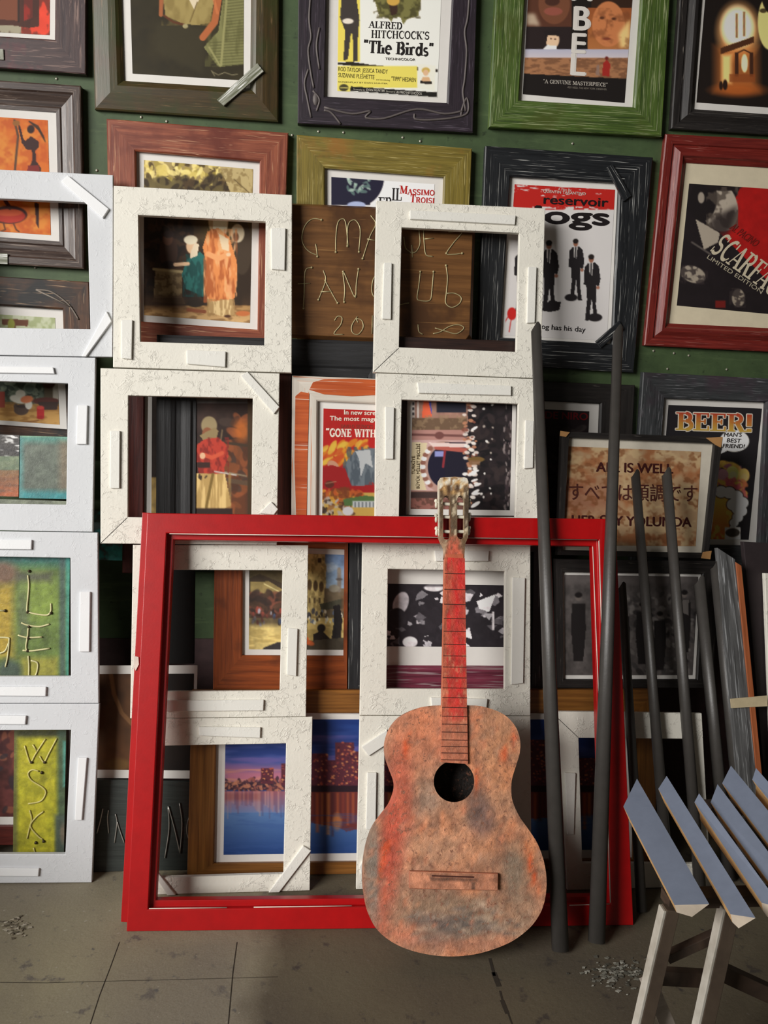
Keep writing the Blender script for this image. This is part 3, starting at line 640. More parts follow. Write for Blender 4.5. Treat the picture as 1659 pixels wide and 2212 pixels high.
picture('framed_picture', 'black frame at the top corner, its poster a glowing arched bridge', HW,
        [(1490, -300), (1860, -300), (1832, 300), (1451, 277)], [(1540, -255), (1800, -255), (1774, 252), (1503, 233)], F5, .022, 'step', prints=[([(1548, -240), (1790, -240), (1762, 236), (1509, 218)], c, G_(160))])
# 6 orange dancer
c = Cv(-190, 240, 112, 510, (218, 112, 34)); c.wash(30, 30, 2, (226, 138, 50), .5, .2); c.wash(20, 20, 3, (196, 84, 22), .6, .2, .7)
c.ell(62, 275, 8, 9, (46, 20, 14)); c.poly([(50, 300), (62, 290), (80, 302), (80, 314), (72, 322), (74, 344), (84, 358), (82, 400), (50, 400), (54, 370), (66, 340), (64, 320), (52, 318), (42, 304), (34, 268), (38, 266), (46, 296)], (58, 26, 22)); c.poly([(56, 352), (80, 352), (84, 400), (50, 400)], (128, 34, 28))
c.line([(26, 256), (34, 290), (30, 330), (24, 400)], 5, (92, 62, 40)); c.ell(30, 262, 8, 6, (150, 96, 40)); 
for k in range(5): c.line([(58, 258), (78, 268+k*2), (90+k, 290+k*3)], 1.6, (52, 34, 20))
c.ell(14, 461, 40, 20, (60, 20, 16)).ell(16, 464, 34, 15, (186, 46, 26)).ell(14, 456, 30, 8, (206, 84, 40)); c.line([(6, 430), (16, 446)], 8, (70, 30, 20)); c.line([(2, 478), (6, 494), (-4, 498)], 3, (84, 44, 20)); c.line([(24, 480), (30, 494), (36, 498)], 3, (84, 44, 20)); c.poly([(70, 434), (80, 436), (80, 494), (74, 480)], (60, 28, 20)); c.ell(-90, 350, 40, 60, (90, 36, 24))
r = picture('framed_picture', 'dark walnut frame around an orange print of a thin dancer above a red pot', HW,
        [(-236, 158), (174, 185), (181, 581), (-236, 556)], [(-190, 218), (118, 239), (125, 520), (-190, 497)], F6, .026, 'scoop', prints=[([(-170, 238), (99, 256), (106, 506), (-170, 486)], c, .95)])
mb = MB(); prism(mb, HW, [(-22, 546), (17, 548), (17, 571), (-22, 569)], 0, .003); mb.build('metal_plate', SILVER, r)
# 7 robed figures
c = Cv(296, 336, 552, 704, (52, 38, 26)); c.tone(40, 40, 6, .4)
c.vgrad(340, (150, 132, 84), 440, (120, 100, 62), (296, 336, 552, 430)); c.dabs(120, (306, 346, 480, 400), [(196, 176, 96), (150, 132, 60), (222, 204, 130), (60, 46, 26)], 3, 7, 3); c.dabs(120, (306, 385, 520, 425), [(44, 34, 24), (70, 54, 34), (96, 84, 50)], 4, 10, 4); c.poly([(470, 350), (545, 356), (545, 440), (500, 420)], (168, 150, 104)); c.wash(10, 10, 7, (120, 100, 60), .55, .1, .7, (470, 350, 545, 430)); c.line([(505, 385), (540, 415), (520, 432)], 2, (90, 74, 46))
c.rect(296, 432, 552, 640, (44, 32, 22), .9, 30); c.dabs(160, (300, 470, 440, 640), [(40, 26, 18), (60, 40, 26), (30, 22, 18)], 4, 10, 8); c.rect(428, 432, 552, 520, (92, 78, 44), .7, 40)
c.ell(362, 540, 20, 36, (58, 38, 28)); c.ell(360, 512, 11, 14, (86, 56, 40)); c.ell(362, 502, 12, 8, (48, 34, 30)); c.ell(362, 568, 14, 8, (34, 22, 18))
c.poly([(334, 576), (392, 582), (392, 640), (330, 640)], (126, 106, 74)); c.wash(8, 8, 11, (84, 66, 42), .5, .1, .8, (332, 578, 392, 640)); c.poly([(330, 640), (394, 640), (398, 656), (326, 650)], (96, 78, 50)); c.line([(330, 578), (394, 584)], 6, (158, 140, 100))
c.vgrad(650, (146, 110, 66), 700, (196, 160, 110), (300, 658, 552, 704)); c.wash(20, 6, 13, (112, 80, 46), .55, .12, .7, (296, 656, 552, 700)); c.rect(296, 636, 400, 664, (60, 42, 28), .8, 12)
c.poly([(402, 556), (430, 540), (446, 556), (448, 600), (450, 636), (438, 640), (420, 630), (400, 622), (390, 590)], (38, 98, 92)); c.wash(10, 24, 14, (20, 62, 60), .5, .12, .8, (392, 545, 450, 640)); c.line([(404, 566), (376, 568)], 8, (214, 176, 140)); c.ell(412, 528, 12, 16, (212, 176, 140)); c.ell(410, 514, 15, 10, (214, 202, 176)); c.poly([(418, 520), (428, 524), (424, 548), (408, 556), (410, 540)], (216, 196, 168))
c.ell(522, 530, 22, 60, (60, 48, 36)); c.ell(512, 500, 15, 20, (190, 176, 148)); c.ell(508, 508, 7, 10, (110, 76, 54)); c.ell(470, 470, 22, 40, (176, 150, 112)); c.ell(474, 480, 16, 34, (222, 206, 180))
c.poly([(446, 496), (470, 488), (494, 508), (510, 560), (512, 590), (506, 640), (498, 648), (450, 654), (440, 620), (444, 570), (436, 530)], (206, 128, 72)); c.wash(9, 40, 17, (158, 82, 42), .52, .12, .8, (438, 490, 512, 652)); c.wash(8, 36, 18, (232, 170, 118), .6, .12, .7, (438, 490, 512, 652)); c.poly([(470, 500), (492, 512), (494, 540), (478, 534)], (214, 190, 156)); c.line([(448, 545), (470, 555), (492, 545)], 12, (216, 148, 96)); c.ell(492, 546, 5, 4, (224, 182, 146))
c.poly([(450, 650), (500, 644), (506, 678), (478, 682), (446, 672)], (206, 178, 128)); c.wash(5, 24, 19, (150, 118, 74), .5, .12, .8, (446, 644, 506, 682)); c.ell(490, 682, 7, 3, (70, 40, 26)); c.line([(404, 668), (440, 672)], 8, (124, 70, 44)); c.ell(420, 654, 18, 8, (40, 30, 22)); c.ell(524, 676, 16, 6, (176, 100, 56))
picture('framed_picture', 'red-brown wooden frame around a painting of robed figures by a well', HW,
        [(230, 256), (623, 287), (606, 775), (240, 752)], [(293, 326), (561, 349), (556, 712), (298, 694)], F7, .022, 'flat', prints=[([(309, 343), (546, 363), (539, 697), (309, 680)], c, G_(195))])
# 8 olive frame
c = Cv(706, 372, 952, 720, (222, 216, 212)); c.ell(776, 380, 54, 62, (28, 26, 44)); c.rect(706, 372, 800, 440, (28, 26, 44)); c.rect(690, 372, 715, 440, (28, 26, 44)); c.dabs(26, (750, 380, 800, 412), [(150, 172, 158), (86, 110, 104), (190, 200, 190)], 2, 4, 5, .8, 2.5); c.ell(775, 378, 20, 16, (34, 34, 50)); c.ell(770, 440, 20, 8, (150, 160, 190))
def let(p, P, h):
    text(p, P, 'IL', (846, 431), (869, 432), 27, h, (44, 40, 40), 'serif', .95); text(p, P, 'ER', (818, 446), (848, 447), 22, h, (40, 36, 36), 'serif', 1)
    text(p, P, 'M', (864, 416), (881, 417), 17, h, (190, 40, 34), 'serif', 1.1); text(p, P, 'ASSIMO', (881, 418), (940, 421), 12, h, (190, 40, 34), 'serif', 1.15)
    text(p, P, 'T', (886, 435), (899, 436), 17, h, (190, 40, 34), 'serif', 1.1); text(p, P, 'ROISI', (899, 436), (940, 438), 12, h, (190, 40, 34), 'serif', 1.15)
picture('framed_picture', 'olive-yellow brushed frame, red lettered poster half hidden behind the brown wire sign', HW,
        [(641, 291), (1020, 321), (1000, 785), (640, 760)], [(702, 363), (959, 382), (948, 722), (702, 700)], F8, .02, 'flat', prints=[([(716, 380), (940, 396), (930, 705), (716, 688)], c, G_(190))], letters=let)
# 9 red and white poster with dark suited figures
c = Cv(1076, 384, 1340, 748, (206, 202, 200), 1.4); c.rect(1080, 384, 1340, 450, (178, 34, 28)); c.wash(12, 4, 3, (206, 202, 200), .66, .06, 1, (1110, 390, 1175, 416)); c.wash(18, 3, 5, (206, 202, 200), .7, .05, 1, (1170, 398, 1335, 424)); c.wash(12, 5, 6, (206, 202, 200), .62, .06, 1, (1080, 444, 1340, 452))
def man(x, y, s, lean=0, flip=1):
    k = (34, 30, 32); X = lambda a: x+flip*a*s+lean
    c.poly([(X(-8), y+14*s), (X(8), y+12*s), (X(18), y+22*s), (X(22), y+52*s), (X(18), y+70*s), (X(12), y+66*s), (X(11), y+112*s), (X(16), y+150*s), (X(6), y+150*s), (X(1), y+96*s), (X(-6), y+152*s), (X(-15), y+150*s), (X(-10), y+100*s), (X(-12), y+66*s), (X(-18), y+64*s), (X(-16), y+24*s)], k)
    c.ell(X(0), y+4*s, 6*s, 9*s, (150, 98, 76)); c.ell(X(0), y-1*s, 7*s, 6*s, (36, 30, 28)); c.rect(X(-5), y+2*s, X(5), y+5*s, (30, 26, 26)) if flip > 0 else c.rect(X(5), y+2*s, X(-5), y+5*s, (30, 26, 26))
    c.poly([(X(-5), y+13*s), (X(5), y+13*s), (X(2), y+44*s), (X(-4), y+40*s)], (198, 192, 188)); c.line([(X(0), y+15*s), (X(-1), y+44*s)], 3*s, (26, 24, 26)); c.ell(X(16), y+72*s, 4*s, 4*s, (160, 106, 84))
man(1188, 522, .98); man(1246, 518, .86); man(1280, 552, .92); man(1130, 530, .95)
c.poly([(1168, 668), (1190, 646), (1214, 650), (1210, 668), (1190, 672)], (34, 30, 32)); c.ell(1236, 640, 14, 8, (34, 30, 32)).ell(1288, 684, 16, 9, (34, 30, 32)); c.ell(1108, 676, 10, 14, (190, 34, 30)); c.line([(1106, 690), (1102, 716)], 2, (190, 34, 30)); c.line([(1100, 682), (1092, 696)], 2, (190, 34, 30))
def let(p, P, h):
    text(p, P, 'A Film By', (1208, 409), (1237, 411), 5, h, (216, 200, 190)); text(p, P, 'QUENTIN TARANTINO', (1176, 414), (1268, 420), 6, h, (216, 200, 190), 'sans', .02)
    text(p, P, 'reservoir', (1177, 438), (1316, 445), 19, h, (28, 20, 22), 'sans', .06); text(p, P, 'dogs', (1125, 478), (1317, 485), 36, h, (28, 22, 24), 'sans', .11)
    text(p, P, 'every dog has his day', (1120, 706), (1267, 717), 11, h, (40, 36, 38), 'sans', .02)
picture('framed_picture', 'scratched blue-black frame with taped corner strips, red and white poster of suited men', HW,
        [(1049, 315), (1411, 340), (1369, 805), (1030, 786)], [(1103, 381), (1338, 395), (1322, 743), (1082, 729)], F9, .02, 'flat', prints=[([(1114, 396), (1332, 408), (1314, 736), (1092, 724)], c, 1.15)], letters=let,
        strips=[[(1309, 363), (1322, 356), (1362, 424), (1346, 436)], [(1285, 738), (1296, 752), (1346, 710), (1336, 693)]], strip_mat=F9)
# 10 dark red frame
c = Cv(1458, 384, 1720, 690, (170, 26, 24)); c.poly([(1458, 384), (1610, 390), (1560, 500), (1720, 660), (1720, 690), (1458, 690)], (32, 26, 28)); c.tone(20, 20, 4, .12)
c.ell(1558, 442, 40, 56, (178, 166, 150), 1, -18); c.ell(1524, 430, 30, 46, (30, 25, 26), 1, 8); c.ell(1570, 394, 44, 16, (34, 27, 27)); c.ell(1520, 424, 7, 12, (160, 148, 134)); c.wash(16, 20, 8, (84, 74, 66), .55, .1, .8, (1530, 400, 1600, 490)); c.poly([(1540, 470), (1600, 440), (1580, 500), (1546, 520)], (40, 32, 32), .8, 6)
c.poly([(1508, 470), (1560, 500), (1556, 520), (1526, 536)], (170, 158, 142)); c.ell(1502, 590, 28, 18, (160, 148, 132), 1, 20); c.wash(12, 12, 9, (50, 42, 42), .5, .1, .8, (1470, 570, 1534, 612)); c.ell(1600, 642, 14, 20, (150, 138, 122)); c.wash(10, 10, 10, (50, 42, 42), .52, .1, .8, (1580, 620, 1616, 664)); c.line([(1500, 520), (1540, 546)], 4, (90, 82, 78)); c.rect(1550, 648, 1572, 664, (110, 30, 26))
def let(p, P, h):
    text(p, P, 'AL PACINO', (1580, 492), (1636, 532), 17, h, (122, 30, 26), 'sans', .02, .2); text(p, P, 'SCARFACE', (1537, 540), (1692, 652), 52, h, (206, 194, 168), 'serif', .95, .1)
    text(p, P, 'LIMITED EDITION', (1532, 556), (1650, 634), 9, h, (186, 176, 152), 'sans', .0)
picture('framed_picture', 'dark red frame with a stepped edge and cream border around a red and black poster', HW,
        [(1440, 288), (1820, 308), (1790, 766), (1393, 746)], [(1486, 349), (1768, 366), (1742, 712), (1449, 698)], F10, .026, 'step', MAT_CREAM, prints=[([(1494, 394), (1740, 410), (1716, 682), (1467, 659)], c, 1.1)], letters=let)
# 11 flower still life in scorched frame
c = Cv(-190, 670, 130, 925, (96, 102, 78)); c.tone(40, 40, 8, .3); c.vgrad(680, (200, 204, 176), 730, (182, 190, 150), (-190, 670, 130, 726)); c.wash(16, 16, 12, (150, 160, 110), .55, .15, .7, (-190, 670, 130, 726)); c.poly([(0, 688), (58, 690), (56, 704), (30, 702), (26, 740), (14, 740), (12, 702), (0, 700)], (104, 60, 36)); c.ell(20, 700, 8, 12, (148, 150, 60))
c.rect(-190, 745, 130, 860, (56, 64, 52), .9, 20); c.dabs(90, (0, 826, 88, 870), [(96, 108, 92), (50, 60, 52), (130, 140, 120)], 2, 5, 3); c.ell(60, 838, 13, 12, (120, 134, 118)).ell(60, 838, 10, 9, (90, 104, 92)); c.rect(108, 820, 130, 866, (170, 164, 150))
c.vgrad(866, (170, 128, 66), 920, (206, 160, 92), (-190, 872, 130, 925)); c.wash(30, 8, 14, (150, 104, 50), .55, .12, .7, (-190, 868, 130, 925))
c.rect(92, 826, 111, 872, (82, 70, 50)); c.ell(102, 828, 14, 10, (70, 40, 30)); c.ell(96, 866, 30, 8, (92, 48, 40)); c.poly([(78, 868), (124, 868), (120, 886), (84, 884)], (64, 46, 40)); c.ell(42, 886, 16, 11, (84, 66, 56)); c.ell(30, 878, 5, 6, (84, 66, 56)); c.ell(44, 877, 13, 4, (60, 46, 40))
c.ell(36, 862, 20, 9, (224, 220, 206), 1, 12).ell(40, 850, 11, 9, (220, 216, 200)).ell(58, 874, 8, 10, (226, 222, 210)); c.ell(54, 862, 14, 8, (224, 130, 84), 1, -8); c.rect(76, 880, 92, 902, (180, 36, 36)); c.ell(84, 880, 8, 4, (206, 70, 60)); c.ell(84, 902, 8, 4, (160, 26, 28)); c.rect(-10, 845, 6, 880, (150, 64, 50)); c.line([(46, 914), (80, 908)], 1.5, (110, 60, 30))
r = picture('framed_picture', 'scorched wood frame with a long print of a white flower in a dark pot', HW,
        [(-240, 582), (192, 609), (204, 986), (-240, 960)], [(-190, 648), (135, 668), (144, 928), (-190, 905)], F11, .02, 'flat', prints=[([(-172, 668), (116, 686), (126, 918), (-172, 896)], c, G_(222))])
mb = MB(); mb.tube([HW.at(x, y, .001) for x, y in sm([(78, 626), (110, 630), (140, 650), (155, 666), (170, 690)])], .002, 6); mb.tube([HW.at(x, y, .001) for x, y in [(78, 626), (120, 646), (155, 664)]], .002, 6); mb.build('relief_scribbles', plain('grey_relief_paste_pale', (126, 116, 106), .6), r, smooth=True)
# 12 poster with dark red name
c = Cv(1150, 885, 1280, 1180, (30, 22, 24)); c.tone(20, 20, 5, .3); c.dabs(60, (1185, 925, 1260, 1100), [(60, 52, 50), (40, 34, 34)], 3, 8, 5)
def let(p, P, h):
    text(p, P, 'DE NIRO', (1180, 904), (1272, 908), 15, h, (120, 26, 32), 'sans', .05)
picture('framed_picture', 'black frame low on the wall, its poster lettered in dark red, behind two leaning poles', HW,
        [(1130, 822), (1372, 832), (1354, 1200), (1118, 1190)], [(1160, 866), (1297, 872), (1286, 1160), (1150, 1155)], BLACK, .02, 'flat', prints=[([(1166, 884), (1276, 889), (1266, 1145), (1158, 1140)], c, 1.6)], letters=let)
# 13 beer comic
c = Cv(1400, 866, 1660, 1175, (22, 20, 22)); c.dabs(60, (1525, 1000, 1600, 1080), [(172, 138, 60), (140, 96, 44), (120, 70, 90)], 3, 8, 5); c.ell(1586, 1022, 14, 16, (196, 170, 92)).ell(1612, 1026, 12, 15, (188, 140, 76)).ell(1566, 1026, 12, 14, (150, 110, 120)); c.ell(1588, 1026, 8, 9, (214, 170, 120)).ell(1613, 1030, 7, 8, (200, 140, 90)); c.dabs(60, (1560, 1040, 1616, 1072), [(190, 140, 60), (170, 96, 60), (150, 70, 80)], 3, 6, 6)
c.vgrad(1060, (196, 150, 60), 1165, (190, 84, 40), (1540, 1062, 1588, 1170)); c.wash(14, 20, 7, (220, 150, 70), .55, .1, .8, (1540, 1062, 1588, 1170))
for x, y, rx in [(1562, 1062, 14), (1580, 1064, 14), (1596, 1072, 14), (1608, 1086, 14), (1600, 1098, 16), (1588, 1090, 14), (1606, 1104, 13), (1598, 1118, 12), (1590, 1130, 10), (1588, 1140, 7)]: c.ell(x, y, rx+1.5, rx+.5, (30, 28, 28))
for x, y, rx in [(1562, 1062, 14), (1580, 1064, 14), (1596, 1072, 14), (1608, 1086, 14), (1600, 1098, 16), (1588, 1090, 14), (1606, 1104, 13), (1598, 1118, 12), (1590, 1130, 10), (1588, 1140, 7)]: c.ell(x, y, rx-.5, rx-1.5, (206, 204, 198))
c.rect(1570, 1140, 1604, 1168, (206, 200, 190)); c.ell(1587, 1152, 16, 10, (56, 50, 46)); c.ell(1591, 952, 32, 23, (210, 206, 196)); c.poly([(1566, 965), (1580, 970), (1560, 980)], (210, 206, 196))
def let(p, P, h):
    for i_, (ox, oy) in enumerate(((-2, 0), (2, 0), (0, -2), (0, 2), (-1.5, -1.5), (1.5, 1.5), (-1.5, 1.5), (1.5, -1.5))): text(p, P, 'BEER!', (1465+ox, 929+oy), (1631+ox, 934+oy), 38, h+i_*1e-5, (226, 214, 196), 'serif', 1.1)
    text(p, P, 'BEER!', (1465, 929), (1631, 934), 38, h+.0006, (206, 170, 70), 'serif', 1.05, 0, 0, (188, 66, 44))
    for t, a, b in (("MAN'S", (1568, 944), (1606, 944)), ('BEST', (1574, 956), (1604, 957)), ('FRIEND!', (1565, 968), (1612, 969))): text(p, P, t, a, b, 8.5, h, (40, 34, 32), 'sans', .03, .2)
picture('framed_picture', 'slate-grey frame with a comic poster headed BEER!', HW,
        [(1390, 804), (1740, 822), (1716, 1235), (1362, 1222)], [(1437, 861), (1655, 869), (1638, 1180), (1412, 1176)], F12, .022, 'flat', prints=[([(1448, 875), (1651, 883), (1622, 1168), (1424, 1164)], c, 2.6)], letters=let)
# screw heads in the wall
scr = plain('zinc_screw', (170, 166, 150), .4, .6, 0, 0)
first = None
for u, v in [(122, 170), (305, 253), (360, 262), (209, 368), (688, 284), (742, 286), (870, 297), (908, 305), (76, 578), (1412, 758), (1456, 763), (1488, 768), (1442, 797), (1570, 798), (631, 292), (1237, 310)]:
    p = Pl(-.001).at(u, v)
    if first is None:
        mb = MB(); mb.ball(p, .0032, sx=(1, .5, 1)); first = mb.build('wall_screw', scr, None, p, smooth=True); o = first
    else:
        o = first.copy(); COL.objects.link(o); o.location = p
    tag(o, 'small screw head in the green wall in the gaps between the hung pictures', 'screw', 'screw heads in the green wall')
# ---------------------------------------------------------------- pictures and boards leaning behind the white frames
PA = Pl(-.345, .19)      # standing on the floor, close behind the white frames
PM = Pl(-.315, .182)
PB = Pl(-.26, .15)
F_ORN = wood('black_ornate_frame', (22, 21, 22), (38, 38, 40), (60, 60, 64), .12, .6, seed=21, bmp=.8)
F_MAH = wood('mahogany_frame', (66, 24, 20), (104, 42, 34), None, 0, .4, seed=22)
F_TUR = wood('dark_brown_frame', (32, 20, 18), (54, 34, 28), None, 0, .45, seed=23)
F_MKT = wood('orange_brown_frame', (104, 46, 16), (160, 78, 32), None, 0, .4, gs=(5, 120), blotch=(92, 42, 18), bl=.6, seed=24)
F_CIT = wood('oak_frame', (96, 58, 22), (146, 96, 42), None, 0, .4, gs=(4, 90), seed=25)
F_ORA = wood('pale_brushed_frame', (196, 186, 172), (222, 214, 202), (206, 130, 90), .2, .5, gs=(3, 60), seed=26)
F_ORB = wood('orange_brush_band', (164, 66, 22), (200, 96, 42), (222, 200, 180), .2, .5, gs=(3, 80), seed=29)
F_PUR = wood('purple_red_frame', (78, 24, 40), (128, 52, 72), (150, 128, 130), .38, .45, gs=(4, 120), seed=27)
F_SCR = wood('scratched_black_frame', (28, 28, 30), (48, 48, 50), (176, 176, 172), .2, .45, gs=(6, 110), seed=28)

# wire lettered sign
SP = Pl(-.2595, .1445)
sq = [(585, 437), (1026, 456), (1018, 742), (580, 724)]
r = thing('wire_sign', 'brown wooden sign lettered in bent wire, reading FAN CLUB', 'sign', base_of(SP, sq))
BRN = wood('brown_varnish', (84, 54, 28), (124, 84, 46), (150, 110, 66), .12, .4, gs=(3, 60), blotch=(78, 50, 28), bl=.58, seed=30)
mb = MB(); mb.quad_prism([SP.at(*p) for p in [(588, 441), (1022, 460), (1014, 722), (1003, 738), (583, 720)]], [SP.at(*p, -.013) for p in [(580, 433), (1030, 452), (1022, 730), (1008, 746), (576, 727)]]); mb.build('board', BRN, r, bevel=.0012)
mb = MB()
Z5 = lambda P: [(600+x*.3858, 400+y*.3858) for x, y in P]
for P in ([(245, 195), (205, 188), (170, 205), (145, 245), (135, 300), (150, 345), (180, 375), (218, 392)], [(212, 330), (218, 365), (222, 405)],
          [(325, 372), (325, 300), (335, 215), (358, 190), (380, 210), (394, 340)], [(388, 345), (394, 225), (425, 195), (450, 215), (462, 260), (454, 372)],
          [(520, 170), (548, 218), (515, 290), (475, 412)], [(500, 302), (552, 312)], [(545, 215), (580, 320), (600, 400)], [(620, 390), (625, 240), (660, 235), (665, 300), (630, 320), (670, 390)],
          [(705, 290), (715, 350), (750, 382)], [(790, 245), (796, 325), (776, 370), (750, 382)], [(750, 335), (754, 405)],
          [(815, 245), (820, 330), (830, 390), (868, 400)], [(822, 302), (872, 298)], [(955, 262), (1030, 262), (985, 322), (945, 382), (985, 388), (1032, 382)],
          [(190, 462), (160, 470), (150, 510), (148, 600), (143, 690)], [(112, 552), (182, 550)], [(255, 478), (268, 535), (228, 642)], [(262, 530), (300, 600), (335, 662)], [(240, 597), (305, 597)],
          [(370, 655), (375, 580), (366, 485), (400, 560), (434, 630), (440, 550), (452, 470)], [(590, 500), (545, 510), (528, 560), (535, 620), (590, 650)], [(640, 490), (640, 660), (735, 660)],
          [(798, 485), (790, 560), (780, 630), (795, 646), (850, 646), (862, 600), (872, 485)], [(942, 450), (950, 520), (944, 600), (940, 660), (975, 685), (1018, 662), (1026, 628), (990, 606), (948, 606)],
          [(318, 758), (335, 735), (360, 742), (352, 782), (315, 832), (368, 836)], [(446, 735), (415, 785), (418, 825), (450, 836), (478, 798), (470, 758), (440, 748), (450, 770)], [(530, 730), (528, 832)], [(600, 735), (596, 835)],
          [(785, 780), (790, 820), (812, 836)], [(870, 832), (910, 822), (960, 792), (1010, 782), (1042, 800), (1000, 832), (940, 818), (880, 800)]):
    mb.tube([SP.at(x, y, .0009) for x, y in sm(Z5(P))], .00125, 6)
for x, y in Z5([(222, 400), (245, 195), (325, 375), (390, 342), (455, 374), (475, 412), (1032, 382), (944, 382), (190, 462), (143, 690), (228, 642), (335, 660), (372, 655), (434, 622), (366, 485), (452, 470), (798, 485), (872, 485), (942, 450)]): mb.ball(SP.at(x, y, .001), .0028)
mb.build('lettering', WIRE, r, smooth=True)

# black ornate frame with red-jacket figure
c = Cv(415, 850, 780, 1130, (40, 28, 24)); c.rect(415, 850, 780, 870, (66, 62, 60)); c.tone(30, 30, 3, .4); c.rect(480, 960, 535, 1130, (84, 46, 26), .8, 20); c.dabs(60, (480, 900, 534, 1120), [(96, 54, 30), (60, 36, 24), (110, 60, 34), (52, 40, 34)], 4, 10, 5); c.ell(520, 930, 16, 22, (150, 80, 30), .8, 0, 14); c.line([(480, 955), (534, 962)], 6, (50, 38, 28)); c.line([(484, 1036), (532, 1044)], 10, (70, 54, 40)); c.line([(480, 1018), (530, 1028)], 3, (110, 96, 76))
c.rect(533, 850, 780, 1130, (52, 38, 24)); c.ell(450, 918, 17, 20, (118, 104, 76)); c.ell(446, 936, 11, 14, (108, 66, 44)); c.poly([(430, 940), (442, 956), (466, 946), (470, 930), (462, 922)], (112, 96, 66)); c.line([(478, 928), (470, 990)], 2.5, (100, 84, 60))
c.poly([(424, 960), (440, 948), (468, 944), (486, 958), (492, 984), (482, 1010), (484, 1024), (430, 1024), (420, 990)], (142, 46, 34)); c.wash(9, 20, 9, (96, 28, 24), .55, .12, .8, (418, 944, 492, 1024)); c.line([(440, 982), (456, 988), (478, 978)], 9, (160, 66, 44)); c.ell(436, 984, 6, 7, (176, 140, 110)); c.rect(422, 998, 452, 1010, (44, 26, 22)); c.line([(462, 1018), (508, 1026)], 3, (150, 146, 140))
c.poly([(420, 1022), (484, 1024), (498, 1092), (480, 1100), (420, 1100)], (176, 150, 98)); c.wash(5, 60, 11, (128, 102, 58), .5, .12, .7, (420, 1022, 498, 1100)); c.line([(458, 1024), (444, 1096)], 6, (96, 76, 36)); c.rect(420, 1098, 500, 1112, (36, 24, 20)); c.dabs(4, (428, 1028, 446, 1034), [(40, 30, 24)], 2, 3, 3)
picture('framed_picture', 'black ornate deep frame with a painting of a red-jacketed man holding a weapon', PB,
        [(338, 722), (838, 738), (832, 1222), (336, 1212)], [(423, 848), (770, 856), (766, 1130), (421, 1122)], F_ORN, .022, 'ornate', None, prints=[([(421, 846), (772, 854), (768, 1132), (419, 1124)], c, 1.9)])
# mahogany frame behind it
PG = Pl(-.15, .085)
c = Cv(318, 830, 420, 1210, (60, 48, 34)); c.rect(318, 830, 420, 1030, (42, 34, 30)); c.rect(318, 1030, 420, 1120, (150, 124, 72)); c.tone(20, 20, 4, .3)
picture('framed_picture', 'narrow mahogany frame with a pale border beside the black ornate frame', PG, [(266, 800), (418, 804), (412, 1240), (264, 1238)], [(312, 838), (402, 840), (398, 1196), (310, 1194)], F_MAH, .018, 'flat', prints=[([(327, 845), (400, 847), (396, 1190), (325, 1188)], c, 1.6)])
mb = MB(); PL_ = Pl(-.30, .17); prism(mb, PL_, [(597, 800), (629, 802), (628, 1172), (598, 1170)], -.012, 0)
tag(mb.build('wooden_plank', wood('dark_cherry_plank', (60, 28, 22), (100, 50, 38), None, 0, .5, seed=31), None, base_of(PL_, [(597, 800), (629, 802), (628, 1172), (598, 1170)]), bevel=.001), 'narrow dark cherry plank upright beside the orange brushed frame', 'plank')
# orange brushed frame with fiery poster
c = Cv(690, 874, 832, 1135, (190, 34, 30)); c.tone(40, 40, 2, .1); c.dabs(60, (700, 955, 790, 1000), [(226, 150, 40), (232, 190, 70), (206, 84, 36)], 3, 7, 4, .8, 2.4, -45); c.poly([(746, 1000), (768, 972), (800, 968), (832, 966), (832, 1050), (800, 1040), (790, 1055), (770, 1062), (748, 1046)], (112, 122, 130)); c.wash(8, 26, 6, (76, 86, 96), .5, .12, .8, (740, 964, 832, 1062)); c.poly([(768, 974), (800, 970), (806, 1010), (790, 1000), (780, 1030), (776, 990)], (190, 194, 196)); c.ell(720, 1006, 14, 10, (206, 150, 120), 1, 40); c.poly([(696, 1010), (716, 1004), (746, 1012), (760, 1050), (832, 1046), (832, 1078), (780, 1074), (700, 1060)], (160, 28, 30)); c.ell(712, 1046, 10, 8, (96, 40, 30)); c.line([(704, 1044), (726, 1040)], 2, (170, 120, 90))
c.rect(690, 1064, 832, 1120, (196, 160, 80)); c.dabs(70, (694, 1060, 780, 1084), [(220, 160, 50), (190, 90, 40), (120, 60, 30)], 3, 6, 7); c.dabs(50, (696, 1078, 760, 1112), [(48, 34, 28), (80, 50, 36), (150, 100, 50), (180, 170, 160)], 2, 5, 8); c.poly([(742, 1078), (790, 1070), (832, 1076), (832, 1090), (744, 1092)], (80, 110, 60)); c.rect(762, 1082, 832, 1096, (190, 194, 196)); [c.rect(766+i*8, 1084, 769+i*8, 1096, (110, 116, 120)) for i in range(8)]; c.ell(752, 1104, 12, 10, (206, 204, 206))
def let(p, P, h):
    w = (232, 214, 200)
    text(p, P, 'In new screen', (744, 894), (826, 896), 9.5, h, w, 'sans', .06); text(p, P, 'The most magnificent', (713, 907), (856, 910), 9.5, h, w, 'sans', .06); text(p, P, "DAVID O. SELZNICK'S", (737, 924), (806, 925), 8, h, (120, 60, 50), 'sans'); text(p, P, '"', (704, 942), (712, 942), 17, h, w, 'serif', 1.4); text(p, P, 'GONE WITH', (712, 942), (813, 944), 17, h, w, 'serif', 1.35)
r = picture('framed_picture', 'pale frame brushed with orange, fiery red poster half hidden by a white frame', PA, [(631, 811), (838, 819), (834, 1150), (629, 1146)], [(686, 866), (818, 872), (815, 1135), (684, 1132)], F_ORA, .018, 'flat', prints=[([(699, 881), (812, 886), (809, 1124), (696, 1121)], c, .85)], letters=let)
